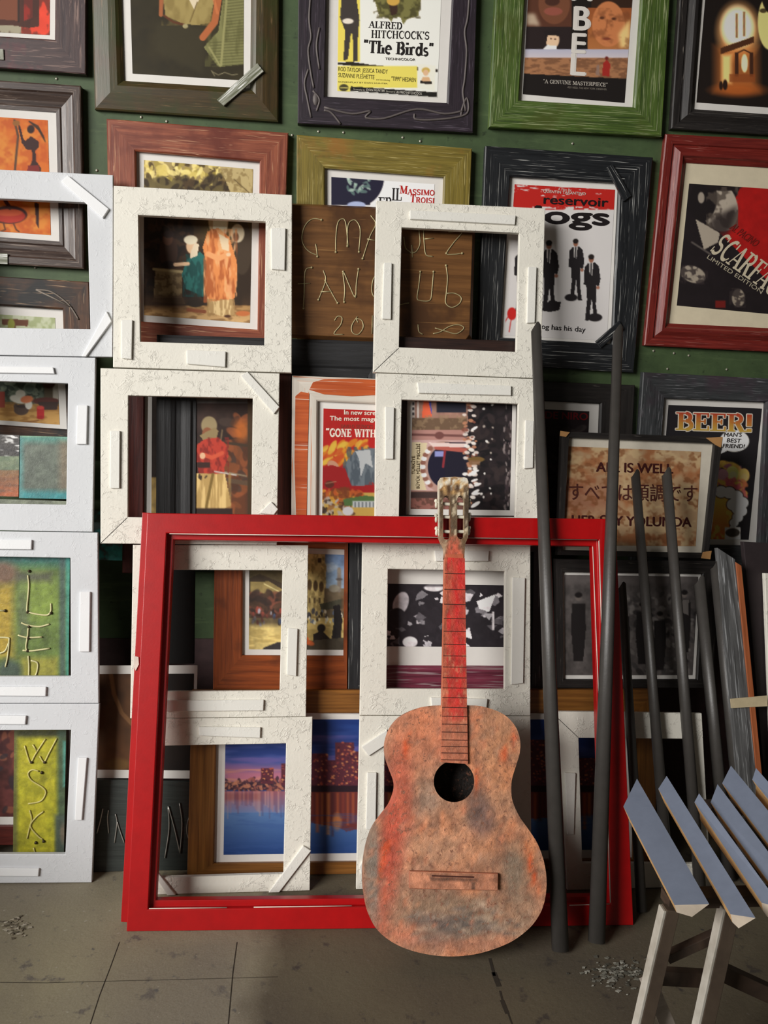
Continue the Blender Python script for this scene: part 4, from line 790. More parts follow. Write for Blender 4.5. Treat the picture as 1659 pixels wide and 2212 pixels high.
for q in ([(638, 856), (650, 846), (668, 850), (664, 1000), (662, 1130), (640, 1130), (636, 1000)], [(668, 842), (676, 826), (700, 819), (760, 818), (836, 822), (834, 852), (760, 856), (700, 852)]):
    mb = MB(); prism(mb, PA, q, .0004, .0012); mb.build('orange_brush_band', F_ORB, r)
# sideways street photograph
c = Cv(884, 790, 1110, 1105, (128, 96, 84), 1.4); c.tone(20, 20, 5, .25); c.rect(884, 790, 1010, 866, (92, 60, 60)); c.poly([(916, 862), (930, 862), (934, 900), (912, 902)], (190, 84, 56)); c.poly([(926, 862), (932, 862), (934, 898)], (60, 70, 150)); c.rect(944, 850, 1008, 890, (34, 34, 44)); c.rect(890, 850, 897, 910, (180, 172, 166)); [c.rect(891, 868+i*11, 896, 874+i*11, (40, 36, 40)) for i in range(4)]; c.rect(902, 862, 906, 908, (190, 182, 176)); c.rect(890, 902, 1010, 928, (92, 72, 56)); c.wash(10, 8, 6, (126, 104, 80), .55, .12, .7, (890, 896, 1010, 930))
c.rect(888, 928, 1012, 950, (150, 110, 102)); c.line([(890, 938), (1010, 941)], 5, (96, 62, 58)); c.ell(950, 940, 10, 8, (96, 60, 56)); c.rect(888, 950, 1016, 1060, (170, 140, 136)); c.poly([(890, 954), (924, 956), (916, 1000), (914, 1030), (922, 1058), (888, 1058)], (186, 172, 140))
c.ell(960, 1008, 50, 56, (150, 120, 110)); [c.ell(960+46*math.cos(a), 1008+52*math.sin(a), 6, 5, ((214, 206, 200) if i % 2 else (120, 80, 68))) for i, a in enumerate([math.radians(130+10*j) for j in range(11)])]; c.ell(962, 1008, 37, 45, (24, 22, 38)); c.rect(962, 955, 1016, 1060, (26, 24, 36)); c.rect(940, 974, 960, 986, (120, 124, 170)); c.line([(944, 966), (1006, 972)], 10, (150, 76, 66)); c.line([(962, 974), (958, 1008)], 5, (120, 40, 46)); c.poly([(926, 955), (1012, 958), (1006, 966), (936, 964)], (200, 172, 166)); c.rect(884, 1062, 960, 1076, (56, 42, 40)); c.rect(884, 1076, 1012, 1105, (120, 78, 70)); c.wash(10, 8, 9, (70, 48, 40), .5, .1, .7, (884, 1076, 1012, 1105))
c.rect(1012, 790, 1112, 1105, (26, 22, 24)); c.dabs(150, (1012, 860, 1108, 1100), [(34, 28, 30), (20, 18, 20), (44, 36, 36)], 3, 9, 4); c.dabs(70, (1004, 866, 1030, 1096), [(214, 204, 196), (160, 110, 84), (110, 66, 54), (196, 184, 176)], 2, 4.5, 12, .9, 1.6, 0); c.dabs(9, (1016, 880, 1034, 1090), [(216, 208, 202)], 2.5, 4, 13, 1, 3, -20); c.ell(1030, 992, 18, 6, (96, 74, 40)); c.rect(1014, 994, 1038, 1004, (110, 80, 56), .9); c.dabs(16, (1040, 870, 1066, 1090), [(210, 206, 200), (150, 140, 130)], 1.5, 3, 15, .9, 1.2); c.dabs(60, (1090, 862, 1106, 1098), [(80, 70, 70), (50, 40, 44), (120, 110, 108)], 1, 2.5, 17, .8, 3, 90)
def let(p, P, h):
    for t, a, b in (('T\u00dcRK\u0130YE', (897, 1024), (897, 984)), ('B\u00dcY\u00dcK M\u0130LLET MECL\u0130S\u0130', (907, 1055), (908, 958))): text(p, P, t, a, b, 6.5, h, (84, 66, 40), 'sans', .03)
picture('framed_picture', 'dark brown frame with a street photograph turned on its side behind the guitar head', PA, [(856, 726), (1142, 738), (1134, 1152), (848, 1146)], [(881, 790), (1118, 799), (1114, 1114), (878, 1112)], F_TUR, .018, 'flat', prints=[([(893, 806), (1110, 813), (1103, 1102), (888, 1099)], c, G_(176))], letters=let)
# market scene
c = Cv(530, 1186, 770, 1412, (96, 84, 58)); c.vgrad(1190, (84, 106, 140), 1260, (120, 140, 160), (640, 1186, 770, 1290)); c.wash(30, 20, 3, (170, 176, 176), .6, .15, .5, (680, 1190, 770, 1270)); c.poly([(640, 1190), (702, 1190), (706, 1330), (640, 1340)], (176, 158, 104)); c.wash(8, 14, 6, (116, 100, 62), .52, .12, .7, (640, 1190, 706, 1340)); [c.ell(668+i*13, 1264+i*2, 5, 12, (74, 58, 40)) for i in range(3)]; c.rect(686, 1206, 694, 1216, (70, 54, 40)); [c.rect(666+i*11, 1292, 670+i*11, 1304, (90, 74, 50)) for i in range(4)]
c.rect(700, 1272, 770, 1330, (96, 84, 66)); c.line([(733, 1232), (733, 1276)], 9, (112, 104, 96)); c.ell(733, 1232, 4, 6, (120, 112, 100)); c.ell(733, 1252, 7, 3, (80, 74, 70)); c.ell(722, 1272, 12, 8, (130, 124, 110)); c.poly([(690, 1306), (740, 1294), (758, 1304), (740, 1316), (694, 1318)], (64, 62, 50)); c.rect(740, 1290, 770, 1320, (120, 80, 50), .8, 8)
c.rect(530, 1190, 612, 1330, (52, 42, 32)); c.poly([(539, 1190), (612, 1190), (612, 1262), (560, 1240), (539, 1250)], (72, 62, 42)); c.poly([(540, 1258), (580, 1256), (612, 1276), (590, 1290), (540, 1284)], (120, 104, 64)); c.line([(570, 1262), (612, 1284)], 2, (180, 170, 120)); c.dabs(70, (542, 1284, 612, 1340), [(96, 56, 44), (60, 44, 34), (44, 34, 30), (110, 64, 50)], 4, 9, 5); c.rect(530, 1336, 770, 1412, (176, 156, 98)); c.wash(30, 10, 8, (140, 120, 70), .52, .12, .7, (530, 1340, 770, 1412)); c.dabs(40, (644, 1320, 740, 1346), [(206, 200, 180), (60, 60, 66), (90, 100, 120), (40, 34, 30)], 1.5, 4, 6, .9, 1.8, 90); c.dabs(24, (546, 1316, 612, 1350), [(150, 150, 160), (70, 90, 130), (40, 30, 28), (130, 60, 50)], 2, 4, 8, .9, 2, 90); c.rect(536, 1330, 606, 1352, (38, 30, 26), .7, 12)
c.poly([(720, 1310), (734, 1306), (740, 1340), (736, 1386), (716, 1382), (722, 1340)], (30, 26, 26)); c.ell(694, 1358, 9, 9, (34, 28, 26)); c.poly([(676, 1372), (694, 1362), (716, 1384), (700, 1396), (676, 1390)], (34, 28, 26)); c.poly([(640, 1388), (770, 1376), (770, 1412), (640, 1412)], (60, 54, 44)); c.dabs(10, (650, 1374, 674, 1392), [(170, 80, 40), (60, 40, 30)], 3, 6, 9); c.poly([(570, 1400), (600, 1388), (640, 1390), (640, 1412), (560, 1412)], (44, 40, 40)); c.tone(14, 14, 9, .2)
picture('framed_picture', 'orange-brown wooden frame with a sunlit market street painting', PM, [(464, 1140), (752, 1150), (750, 1492), (460, 1490)], [(524, 1180), (744, 1187), (742, 1417), (523, 1416)], F_MKT, .018, 'flat', prints=[([(538, 1192), (744, 1199), (742, 1405), (537, 1404)], c, G_(176))])
# black scratched frame and monochrome abstract in a purple-red frame
picture('framed_picture', 'black scratched empty frame whose sides show past the white frame with the monochrome print', PM, [(755, 1166), (1182, 1178), (1174, 1492), (752, 1490)], [(784, 1182), (1152, 1192), (1148, 1480), (782, 1478)], F_SCR, .016, 'flat', None)
c = Cv(826, 1254, 1102, 1408, (34, 30, 34), 1.4); R_ = random.Random(5); gr = [(150, 146, 150), (200, 194, 196), (110, 106, 110), (78, 74, 78), (178, 172, 176)]
for k in range(110):
    x, y = R_.uniform(836, 1090), R_.uniform(1278, 1398); n = R_.randint(3, 5); a0 = R_.uniform(0, 6.3); s = R_.uniform(5, 20)
    c.poly([(x+s*R_.uniform(.5, 1.3)*math.cos(a0+6.283*i/n), y+.8*s*R_.uniform(.5, 1.3)*math.sin(a0+6.283*i/n)) for i in range(n)], R_.choice(gr) if k % 2 else (36, 32, 36))
c.ell(866, 1304, 16, 26, (172, 166, 170), 1, 20); c.ell(858, 1336, 20, 22, (40, 36, 40)); c.poly([(1030, 1300), (1072, 1284), (1058, 1322), (1036, 1316)], (206, 200, 202)); c.ell(938, 1270, 22, 8, (196, 190, 192)); c.ell(886, 1388, 16, 12, (206, 200, 202)); c.rect(1064, 1322, 1069, 1362, (190, 184, 186)); c.tone(10, 10, 6, .18); c.rect(826, 1254, 1102, 1268, (34, 30, 34), .7, 4)
GQ = Pl(-.345, .19)
picture('framed_picture', 'purple-red brushed frame with a black, grey and white abstract print', GQ, [(800, 1180), (1138, 1188), (1134, 1488), (797, 1486)], [(828, 1216), (1108, 1224), (1104, 1439), (825, 1438)], F_PUR, .014, 'flat', prints=[([(832, 1261), (1098, 1265), (1096, 1399), (830, 1397)], c, G_(182))])
# evening city panorama
c = Cv(480, 1545, 1370, 1870, (40, 70, 140)); c.vgrad(1555, (30, 62, 130), 1640, (70, 84, 150), (480, 1545, 1370, 1690)); c.wash(90, 14, 3, (120, 96, 160), .55, .2, .6, (480, 1590, 780, 1690)); c.rect(480, 1662, 660, 1696, (206, 120, 136), .85, 26); c.wash(60, 8, 5, (226, 150, 120), .55, .2, .6, (480, 1664, 640, 1694)); c.wash(100, 16, 9, (24, 48, 112), .5, .2, .6, (480, 1550, 1370, 1640))
c.rect(480, 1692, 1370, 1710, (70, 44, 56)); c.dabs(150, (484, 1686, 660, 1712), [(160, 90, 80), (84, 50, 60), (200, 130, 100), (60, 40, 54)], 1.5, 4, 6)
BL = [(560, 1662, 586, 1696), (602, 1652, 640, 1700), (666, 1630, 700, 1705), (700, 1645, 722, 1705), (716, 1606, 756, 1705), (756, 1626, 800, 1705), (800, 1600, 1180, 1705), (1180, 1640, 1300, 1705)]
for q_ in BL: c.rect(*q_, (96, 46, 58)); c.dabs(int((q_[2]-q_[0])*(q_[3]-q_[1])/46), q_, [(196, 96, 70), (226, 150, 96), (70, 34, 48), (150, 66, 66)], 1.0, 2.2, int(q_[0]), .85, 1.4, 0)
c.rect(640, 1700, 1370, 1716, (46, 28, 38)); c.vgrad(1712, (176, 110, 120), 1760, (110, 130, 176), (480, 1712, 660, 1760)); c.vgrad(1758, (92, 126, 176), 1850, (34, 66, 126), (480, 1758, 1370, 1870)); c.rect(480, 1716, 560, 1732, (140, 76, 80), .7, 8)
for i in range(60):
    x = 484+i*3; R_.random(); c.rect(x, 1712, x+R_.uniform(1, 3), 1712+R_.uniform(20, 60), R_.choice([(206, 130, 110), (110, 60, 76), (226, 170, 140), (84, 60, 90)]), .45, 3)
c.poly([(640, 1714), (1370, 1714), (1370, 1760), (780, 1790), (740, 1800), (722, 1790), (660, 1780), (640, 1770)], (110, 52, 50))
for i in range(60):
    x = 664+i*11; c.rect(x, 1716, x+R_.uniform(3, 8), 1716+R_.uniform(40, 96), R_.choice([(214, 110, 56), (236, 150, 76), (80, 40, 44), (150, 66, 52)]), .6, 5)
c.ell(720, 1778, 10, 18, (206, 130, 76), .8, 0, 6); c.wash(40, 5, 12, (60, 90, 150), .58, .15, .4, (480, 1760, 1370, 1850))
picture('framed_picture', 'wide oak frame with a blue evening panorama of lit towers over water', PA, [(414, 1492), (1420, 1490), (1416, 1884), (404, 1896)], [(468, 1541), (1372, 1541), (1368, 1856), (462, 1866)], F_CIT, .018, 'flat', prints=[([(487, 1556), (1352, 1556), (1348, 1838), (482, 1850)], c, .95)])
# pieces seen behind the left stack
def board(name, label, cat, pl, quad, mat, T=.014, cv=None, gain=1.0, wires=(), nails=(), wr=.0018, wmat=None, bev=.001):
    if cv is None and not wires:
        mb = MB(); prism(mb, pl, quad, -T, 0); return tag(mb.build(name, mat, None, base_of(pl, quad), bevel=bev), label, cat)
    r = thing(name, label, cat, base_of(pl, quad)); mb = MB(); prism(mb, pl, quad, -T, 0); mb.build('board', mat, r, bevel=bev)
    if cv is not None:
        mb = MB(); sheet(mb, pl, quad, cv, .0006, gain); mb.build('painted_face', PAINTED, r, fix=False)
    if wires:
        mb = MB()
        for P in wires: mb.tube([pl.at(x, y, .0018) for x, y in sm(P)], wr*.85, 6)
        mb.build('lettering', wmat or WIRE, r, smooth=True)
    if nails:
        for x, y in nails:
            mb = MB(); mb.ball(pl.at(x, y, .002), .0036); mb.build('nail', NAIL, r, smooth=True)
    return r
PAINTED = painted('brushed_paint', .45, 60, .4, .0015)
RAW = wood('raw_edge_wood', (70, 58, 44), (104, 90, 68), None, 0, .6, seed=40)
PC = Pl(-.25, .15)
c = Cv(-70, 930, 70, 1080, (52, 48, 46)); c.wash(30, 10, 3, (206, 206, 204), .5, .06, 1, (-70, 940, 70, 990)); c.line([(-20, 965), (20, 972), (50, 980)], 3, (40, 36, 38)); c.rect(-70, 985, 70, 1015, (112, 124, 96)); c.wash(20, 20, 4, (88, 104, 80), .55, .1, .7, (-70, 985, 70, 1015)); c.vgrad(1015, (126, 96, 60), 1076, (166, 82, 44), (-70, 1015, 70, 1080)); c.wash(30, 5, 5, (110, 70, 44), .55, .1, .7, (-70, 1015, 70, 1080))
board('painted_board', 'board banded black and white, green and orange beside the teal square', 'painted board', PC, [(-66, 936), (42, 940), (40, 1073), (-66, 1071)], RAW, .012, c, 1.15)
c = Cv(30, 930, 160, 1090, (92, 100, 88)); c.tone(30, 30, 4, .2); c.rect(30, 930, 160, 956, (70, 136, 124), .8, 14); c.rect(30, 1060, 160, 1090, (40, 130, 136), .85, 14); c.rect(30, 930, 50, 1090, (72, 140, 140), .7, 10); c.rect(128, 950, 150, 1060, (140, 110, 84), .5, 16); c.rect(30, 930, 160, 944, (150, 180, 140), .6, 4)
board('painted_board', 'square teal board with a grey-brown centre, leaning behind the frame of the flower print', 'painted board', PC, [(43.5, 941), (153, 944), (150, 1078), (41.5, 1076)], RAW, .016, c, 1.15)
c = Cv(-70, 1068, 210, 1116, (112, 118, 100)); c.tone(20, 10, 4, .3)
board('painted_board', 'low grey-green ledge board beneath the teal square', 'painted board', PC, [(-66, 1076), (196, 1084), (194, 1112), (-66, 1106)], RAW, .02, c, 1.1)
c = Cv(110, 1090, 280, 1220, (60, 72, 70)); c.wash(16, 16, 3, (44, 130, 128), .5, .12, .9); c.rect(232, 1190, 270, 1220, (50, 146, 140), .8, 8)
board('painted_board', 'dim teal board low in the gap beside the stacked plain white frames', 'painted board', Pl(-.19, .13), [(118, 1100), (266, 1104), (264, 1211), (118, 1207)], RAW, .012, c, 1.3)
PD = Pl(-.29, .13)
ZL = lambda P: [(x*.1989, 1140+y*.1989) for x, y in P]
c = Cv(-130, 1180, 160, 1480, (96, 116, 56)); c.tone(30, 40, 5, .25); c.rect(-130, 1180, 160, 1222, (34, 92, 92), .9, 24); c.ell(4, 1238, 34, 26, (110, 80, 66), .9, 0, 18); c.rect(-130, 1262, 28, 1420, (172, 142, 48), .9, 22); c.ell(84, 1290, 44, 50, (122, 142, 60), .9, 0, 24); c.rect(34, 1236, 110, 1256, (70, 66, 64), .7, 14); c.ell(50, 1330, 12, 60, (86, 96, 66), .8, 0, 12); c.rect(44, 1420, 126, 1480, (150, 140, 56), .8, 16); c.ell(20, 1452, 26, 28, (64, 78, 70), .9, 0, 16); c.rect(128, 1190, 142, 1480, (66, 84, 84), .8, 8); c.rect(142, 1190, 160, 1480, (60, 140, 130), .8, 5)
board('wire_sign', 'yellow-green board with wire letters L, E and D running down it', 'sign', PD, [(-120, 1192), (151, 1199), (148, 1472), (-120, 1468)], RAW, .02, c, 1.15,
      wires=[ZL(P) for P in ([(305, 515), (316, 640), (295, 900), (330, 920), (420, 940), (520, 945), (555, 900), (555, 820)], [(235, 1030), (300, 1055), (430, 1072), (540, 1045)], [(310, 1090), (302, 1180), (285, 1290), (300, 1340)], [(198, 1165), (300, 1190), (462, 1185)], [(250, 1330), (350, 1335), (545, 1308)], [(310, 1390), (318, 1500), (315, 1640)], [(340, 1440), (405, 1462), (412, 1520), (390, 1600), (340, 1640)], [(-120, 1190), (80, 1192), (102, 1230), (86, 1400), (62, 1510)], [(0, 1362), (60, 1335), (98, 1250)], [(0, 1362), (-40, 1300), (-20, 1200)], [(-80, 895), (60, 900)])],
      nails=ZL([(320, 470), (302, 915), (556, 925), (318, 1070), (312, 1195), (302, 1335), (60, 900)]), wr=.0024, wmat=plain('cream_painted_wire', (206, 200, 150), .5))
PE = Pl(-.305, .165)
ZW = lambda P: [(x*.208, 1500+y*.208) for x, y in P]
c = Cv(24, 1575, 150, 1860, (146, 142, 34)); c.tone(24, 40, 5, .18); c.rect(24, 1575, 150, 1592, (50, 52, 32), .9, 10); c.rect(24, 1575, 38, 1860, (84, 86, 50), .8, 8); c.rect(124, 1575, 150, 1860, (58, 76, 62), .9, 10); c.rect(136, 1600, 150, 1700, (70, 130, 120), .8, 5); c.rect(118, 1760, 150, 1860, (64, 74, 66), .9, 10); c.wash(30, 40, 8, (168, 160, 40), .55, .15, .7, (44, 1600, 118, 1840)); c.ell(136, 1800, 6, 20, (110, 96, 80), .8, 0, 5)
board('wire_sign', 'tall olive-yellow plank with wire letters W, S and K running down it', 'sign', PE, [(31, 1570), (143, 1570), (138, 1852), (28, 1852)], RAW, .02, c, 1.3,
      wires=[ZW(P) for P in ([(258, 530), (300, 670), (325, 705), (370, 620), (475, 460)], [(342, 520), (388, 590)], [(415, 640), (460, 700), (510, 610), (592, 455)], [(405, 795), (340, 780), (295, 820), (330, 890), (440, 960), (478, 1010), (452, 1080), (400, 1115), (295, 1132)], [(310, 1200), (332, 1290), (310, 1380), (283, 1495)], [(455, 1212), (380, 1270), (320, 1365), (400, 1470), (445, 1502)], [(352, 1590), (375, 1680), (370, 1720)])],
      nails=ZW([(330, 702), (465, 702), (437, 810), (375, 1537), (455, 1522)]), wr=.0022, wmat=plain('yellowed_wire', (196, 186, 110), .5))
c = Cv(-130, 1560, 40, 1766, (70, 36, 34)); c.tone(20, 20, 3, .4); c.dabs(60, (-100, 1580, 34, 1760), [(96, 50, 40), (54, 28, 30), (120, 72, 54), (44, 36, 40)], 4, 9, 4)
picture('framed_picture', 'maroon frame with a dark red print low behind the olive plank', Pl(-.268, .14), [(-140, 1540), (48, 1542), (46, 1826), (-140, 1826)], [(-120, 1556), (40, 1558), (38, 1784), (-120, 1784)], F_MAH, .014, 'flat', prints=[([(-110, 1562), (34, 1562), (32, 1767), (-110, 1767)], c, 1.5)])
# gap between the left stack and the red frame
PF = Pl(-.30, .2)
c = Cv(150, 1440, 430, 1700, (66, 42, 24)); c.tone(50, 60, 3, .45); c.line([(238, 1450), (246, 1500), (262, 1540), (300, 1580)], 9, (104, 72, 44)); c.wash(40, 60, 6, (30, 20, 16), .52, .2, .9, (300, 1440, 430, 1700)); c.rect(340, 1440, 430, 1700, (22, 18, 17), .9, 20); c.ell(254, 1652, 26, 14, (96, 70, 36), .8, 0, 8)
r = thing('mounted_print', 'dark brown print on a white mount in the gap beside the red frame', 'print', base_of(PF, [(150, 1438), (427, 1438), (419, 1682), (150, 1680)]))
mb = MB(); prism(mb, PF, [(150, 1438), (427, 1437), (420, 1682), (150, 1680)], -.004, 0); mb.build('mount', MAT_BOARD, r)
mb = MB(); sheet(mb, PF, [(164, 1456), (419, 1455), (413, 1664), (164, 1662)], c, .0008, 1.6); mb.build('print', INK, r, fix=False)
board('black_board', 'plain black board standing behind the white frame of the market painting', 'board', PF, [(346, 1218), (421, 1220), (419, 1434), (343, 1434)], plain('black_board_paint', (13, 11, 10), .95), .012)
PH = Pl(-.31, .2)
Z7 = lambda P: [(250+x*.3436, 1480+y*.3436) for x, y in P]
board('wire_sign', 'dark slate board on the floor with silver wire letters, one an N', 'sign', PH, [(198, 1684), (424, 1690), (416, 1898), (194, 1896)], wood('slate_paint', (44, 48, 46), (60, 66, 62), None, 0, .5, seed=41), .014,
      wires=[ZW(P) for P in ([(1070, 1185), (1045, 1300), (1008, 1440)], [(1128, 1200), (1118, 1290), (1130, 1440)], [(1200, 1240), (1216, 1330), (1190, 1540)], [(1218, 1320), (1250, 1420), (1292, 1540)])]+[Z7(P) for P in ([(330, 760), (336, 900), (310, 1085)], [(332, 760), (370, 900), (405, 1055)], [(402, 740), (418, 870), (405, 1055)], [(488, 790), (455, 850), (450, 930), (474, 995)])], wr=.0017, wmat=plain('silver_wire', (190, 188, 180), .35, .6))

# ---------------------------------------------------------------- white frames, stacked and leaning
PW, PWL, PWX = Pl(-.40, .215), Pl(-.35, .185), Pl(-.425, .215)
_n = [0]
def white(label, pl, outer, hole, strips, mat, seams=(), sm=STRIP_W, T=.012):
    r = thing('white_frame', label, 'frame', base_of(pl, outer), 'white painted frames leaning in stacks')
    mb = MB(); mould(mb, pl, outer, hole, T, 'box'); mo = mb.build('moulding', mat, r, bevel=.0008)
    for s in strips:
        mb = MB(); prism(mb, pl, s, -.001, .006)
        mb.build('wood_strip', sm, r, bevel=.0012)
    for a, b in seams:
        a, b = np.array(a, float), np.array(b, float); d = (b-a)/np.hypot(*(b-a)); n = np.array([-d[1], d[0]])*.55
        mb = MB(); prism(mb, pl, [a+n, b+n, b-n, a-n], -.001, .0004); mb.build('mitre_joint', SEAM, mo)
    return r
B4 = lambda x0, y0, x1, y1, dx=0: [(x0+dx, y0), (x1+dx, y0), (x1, y1), (x0, y1)]
A_, B_ = WHITE_A, WHITE_B
SB = rough_white('white_strip_smooth', (236, 237, 238), .12)
white('white frame holding the dancer print in view, two diagonal corner strips', PWL, [(-160, 358), (244, 378), (243, 771), (-165, 764)], [(-100, 424), (188, 437), (195, 711), (-100, 706)], [[(133, 394), (148, 381), (236, 453), (223, 473)], [(178, 771), (231, 673), (242, 695), (187, 771)]], B_, sm=SB)
white('smooth white frame with the potted white flower and teal square seen through it', PWL, [(-168, 766), (206, 772.5), (200, 1149), (-172, 1143)], [(-108, 820), (147, 828), (143, 1090), (-110, 1087)], [B4(166, 876, 188, 960, 2), [(-20, 792), (116, 794), (119, 808), (-20, 806)]], B_, sm=SB)
white('smooth white frame over the yellow-green board lettered L, E, D', PWL, [(-172, 1145), (211, 1150.5), (213, 1519), (-176, 1519)], [(-108, 1201), (152, 1205), (153, 1461), (-110, 1461)], [B4(172, 1278, 194, 1407, 2), [(-20, 1166), (70, 1166), (69, 1187), (-20, 1186)], [(-30, 1483), (101, 1483), (100, 1503), (-30, 1502)]], B_, sm=SB)
white('lowest white frame on the floor over the olive plank lettered W, S, K', PWL, [(-176, 1520.5), (214, 1520.5), (198, 1907), (-180, 1909)], [(-108, 1578), (153.5, 1577), (141, 1845), (-112, 1845)], [[(170, 1636), (189, 1636), (178, 1770), (163, 1770)], [(-20, 1544), (58, 1545), (56, 1564), (-20, 1563)], [(-30, 1873), (86, 1874), (84, 1891), (-30, 1890)]], B_, sm=SB)
white('rough white frame holding the robed figures in view, three short straight strips', PW, [(246, 401), (631, 421), (630, 805), (244, 793)], [(299, 464), (574, 478), (571, 746), (303, 738)], [[(586, 494), (617, 494), (615, 585), (587, 583)], [(264, 692), (287, 692), (285, 777), (264, 775)], [(404, 757), (488, 760), (487, 794), (405, 787)]], A_)
white('rough white frame around the black ornate frame and red-jacketed man', PW, [(217, 795), (604, 806.5), (598, 1177), (217, 1174)], [(277, 854), (546, 860), (543, 1122), (276, 1117)], [[(520, 812), (535, 804), (604, 880), (592, 895)], [(560, 1109), (586, 1084), (601, 1100), (592, 1112)], B4(239, 931, 259, 1055, 1)], A_, seams=[((218, 1173), (275, 1118))])
white('rough white frame inside the red frame showing the market painting, two straight strips', PW, [(287, 1177), (666, 1178), (661, 1548), (281, 1552)], [(345, 1231), (610, 1232), (604, 1492), (340, 1494)], [[(622, 1356), (643, 1358), (640, 1460), (620, 1457)], [(356, 1512), (570, 1511), (569, 1534), (358, 1536)]], A_)
white('rough white frame at the bottom of the red frame around the evening panorama', PW, [(284, 1553), (675, 1549), (669, 1944), (276, 1948)], [(350, 1611), (618, 1606), (612, 1888), (340, 1896)], [[(430, 1569), (563, 1570), (562, 1593), (431, 1588)], [(580, 1936), (655, 1825), (672, 1836), (603, 1936)], [(331, 1884), (340, 1880), (380, 1936), (362, 1940)]], A_)
white('rough white frame in front of the wire sign, three long strips', PW, [(813, 433), (1178, 450), (1168, 817), (806, 804)], [(868, 491), (1122, 503), (1115, 760), (862, 750)], [[(885, 456), (1113, 467), (1111, 487), (885, 475)], [(829, 569), (846, 569), (844, 691), (825, 690)], [(1140, 578), (1158, 578), (1154, 698), (1137, 699)]], A_, seams=[((807, 803), (861, 752))])
white('rough white frame with the sideways street photograph seen through it', PW, [(812, 806), (1168, 819), (1163, 1166), (809, 1164)], [(868, 863), (1120, 872), (1113, 1117), (862, 1115)], [[(901, 827), (1103, 834), (1103, 855), (904, 850)], [(832, 879), (851, 881), (849, 992), (832, 992)], [(1134, 908), (1152, 910), (1150, 1011), (1131, 1013)]], A_)
white('rough white frame behind the guitar neck over the monochrome abstract', PW, [(783, 1167), (1146, 1174), (1146, 1546), (777, 1545)], [(838.5, 1229), (1091, 1234), (1090, 1489), (835, 1488)], [[(938, 1189), (1055, 1190), (1054, 1212), (940, 1212)], [(1106, 1247), (1133, 1248), (1129, 1475), (1103, 1478)], [(930, 1506), (1052, 1509), (1050, 1530), (932, 1528)]], A_)
white('rough white frame directly behind the guitar body, diagonal corner strips', PW, [(777, 1546.5), (1146, 1547.5), (1148, 1944), (769, 1944)], [(831, 1606), (1085, 1606), (1085, 1886), (829, 1886)], [[(781, 1612), (836, 1575), (836, 1606), (796, 1632)], [(793, 1668), (813, 1668), (811, 1791), (790, 1790)], [(776, 1870), (792, 1844), (800, 1860), (780, 1888)]], A_)
white('dim white frame standing low behind the black poles, one split mitre', PWX, [(1206, 1537), (1516, 1541), (1536, 1926), (1226, 1926)], [(1250, 1594), (1486, 1596), (1500, 1866), (1258, 1864)], [[(1219, 1668), (1242, 1669), (1238, 1801), (1224, 1801)]], A_, seams=[((1198, 1545), (1249, 1593))])
white('white frame sliver at the picture edge beside the dark leaning board', PWX, [(1652, 1238), (2030, 1242), (2040, 1660), (1668, 1660)], [(1710, 1300), (1975, 1302), (1980, 1600), (1722, 1600)], [], A_)

# ---------------------------------------------------------------- right-hand pictures and boards
AW = Pl(-.33, .2)
c = Cv(1205, 955, 1525, 1190, (168, 138, 104)); c.wash(40, 30, 3, (150, 92, 56), .52, .15, .8); c.wash(24, 20, 7, (190, 164, 124), .55, .12, .7); c.rect(1205, 1040, 1330, 1110, (140, 84, 64), .6, 40); c.wash(14, 12, 9, (120, 74, 44), .6, .1, .7)
def let(p, P, h):
    k = (64, 24, 22)
    text(p, P, 'ALL IS WELL', (1291, 1018), (1457, 1022), 20, h, k, 'sans', .06); text(p, P, '\u3059\u3079\u3066\u306f\u9806\u8abf\u3067\u3059', (1232, 1077), (1510, 1081), 28, h, (80, 40, 34), 'sans', .015)
    text(p, P, 'HER \u015eEY YOLUNDA', (1238, 1133), (1497, 1138), 20, h, k, 'sans', .06)
r = picture('framed_picture', 'black framed tan paper lettered ALL IS WELL in three languages', AW, [(1214, 932), (1562, 945), (1530, 1206), (1204, 1199)], [(1230, 945), (1544, 958), (1520, 1194), (1216, 1188)], BLACK, .02, 'flat', plain('aged_white_paper', (206, 198, 182), .7, 0, .06), prints=[([(1229, 963), (1519, 975), (1507, 1180), (1216, 1178)], c, 1.15)], letters=let)
TAN = plain('raw_tan_wood', (176, 130, 80), .6)
for q in ([(1524, 946), (1560, 944), (1556, 967), (1546, 962)], [(1210, 931), (1230, 934), (1222, 944), (1209, 942)], [(1514, 1206), (1518, 1192), (1536, 1190), (1533, 1208)]):
    mb = MB(); prism(mb, AW, q, .0005, .003); mb.build('corner_chip', TAN, r)
c = Cv(1210, 1240, 1510, 1470, (92, 86, 84)); c.tone(14, 14, 3, .3); c.rect(1210, 1240, 1510, 1262, (120, 112, 110), .6, 12); c.dabs(160, (1340, 1280, 1510, 1460), [(70, 66, 66), (120, 114, 110), (50, 46, 46), (140, 134, 130)], 2, 6, 7)
for x, y, s in ((1252, 1290, 1.0), (1390, 1310, .9), (1428, 1330, .85), (1482, 1284, .9), (1350, 1320, .8)):
    c.ell(x, y, 7*s, 9*s, (120, 110, 104)); c.ell(x, y-4*s, 8*s, 6*s, (32, 28, 28)); c.poly([(x-14*s, y+14*s), (x+14*s, y+14*s), (x+16*s, y+70*s), (x+10*s, y+140*s), (x-10*s, y+140*s), (x-16*s, y+70*s)], (36, 32, 32))
c.poly([(1474, 1298), (1492, 1296), (1490, 1330), (1476, 1324)], (110, 104, 100))
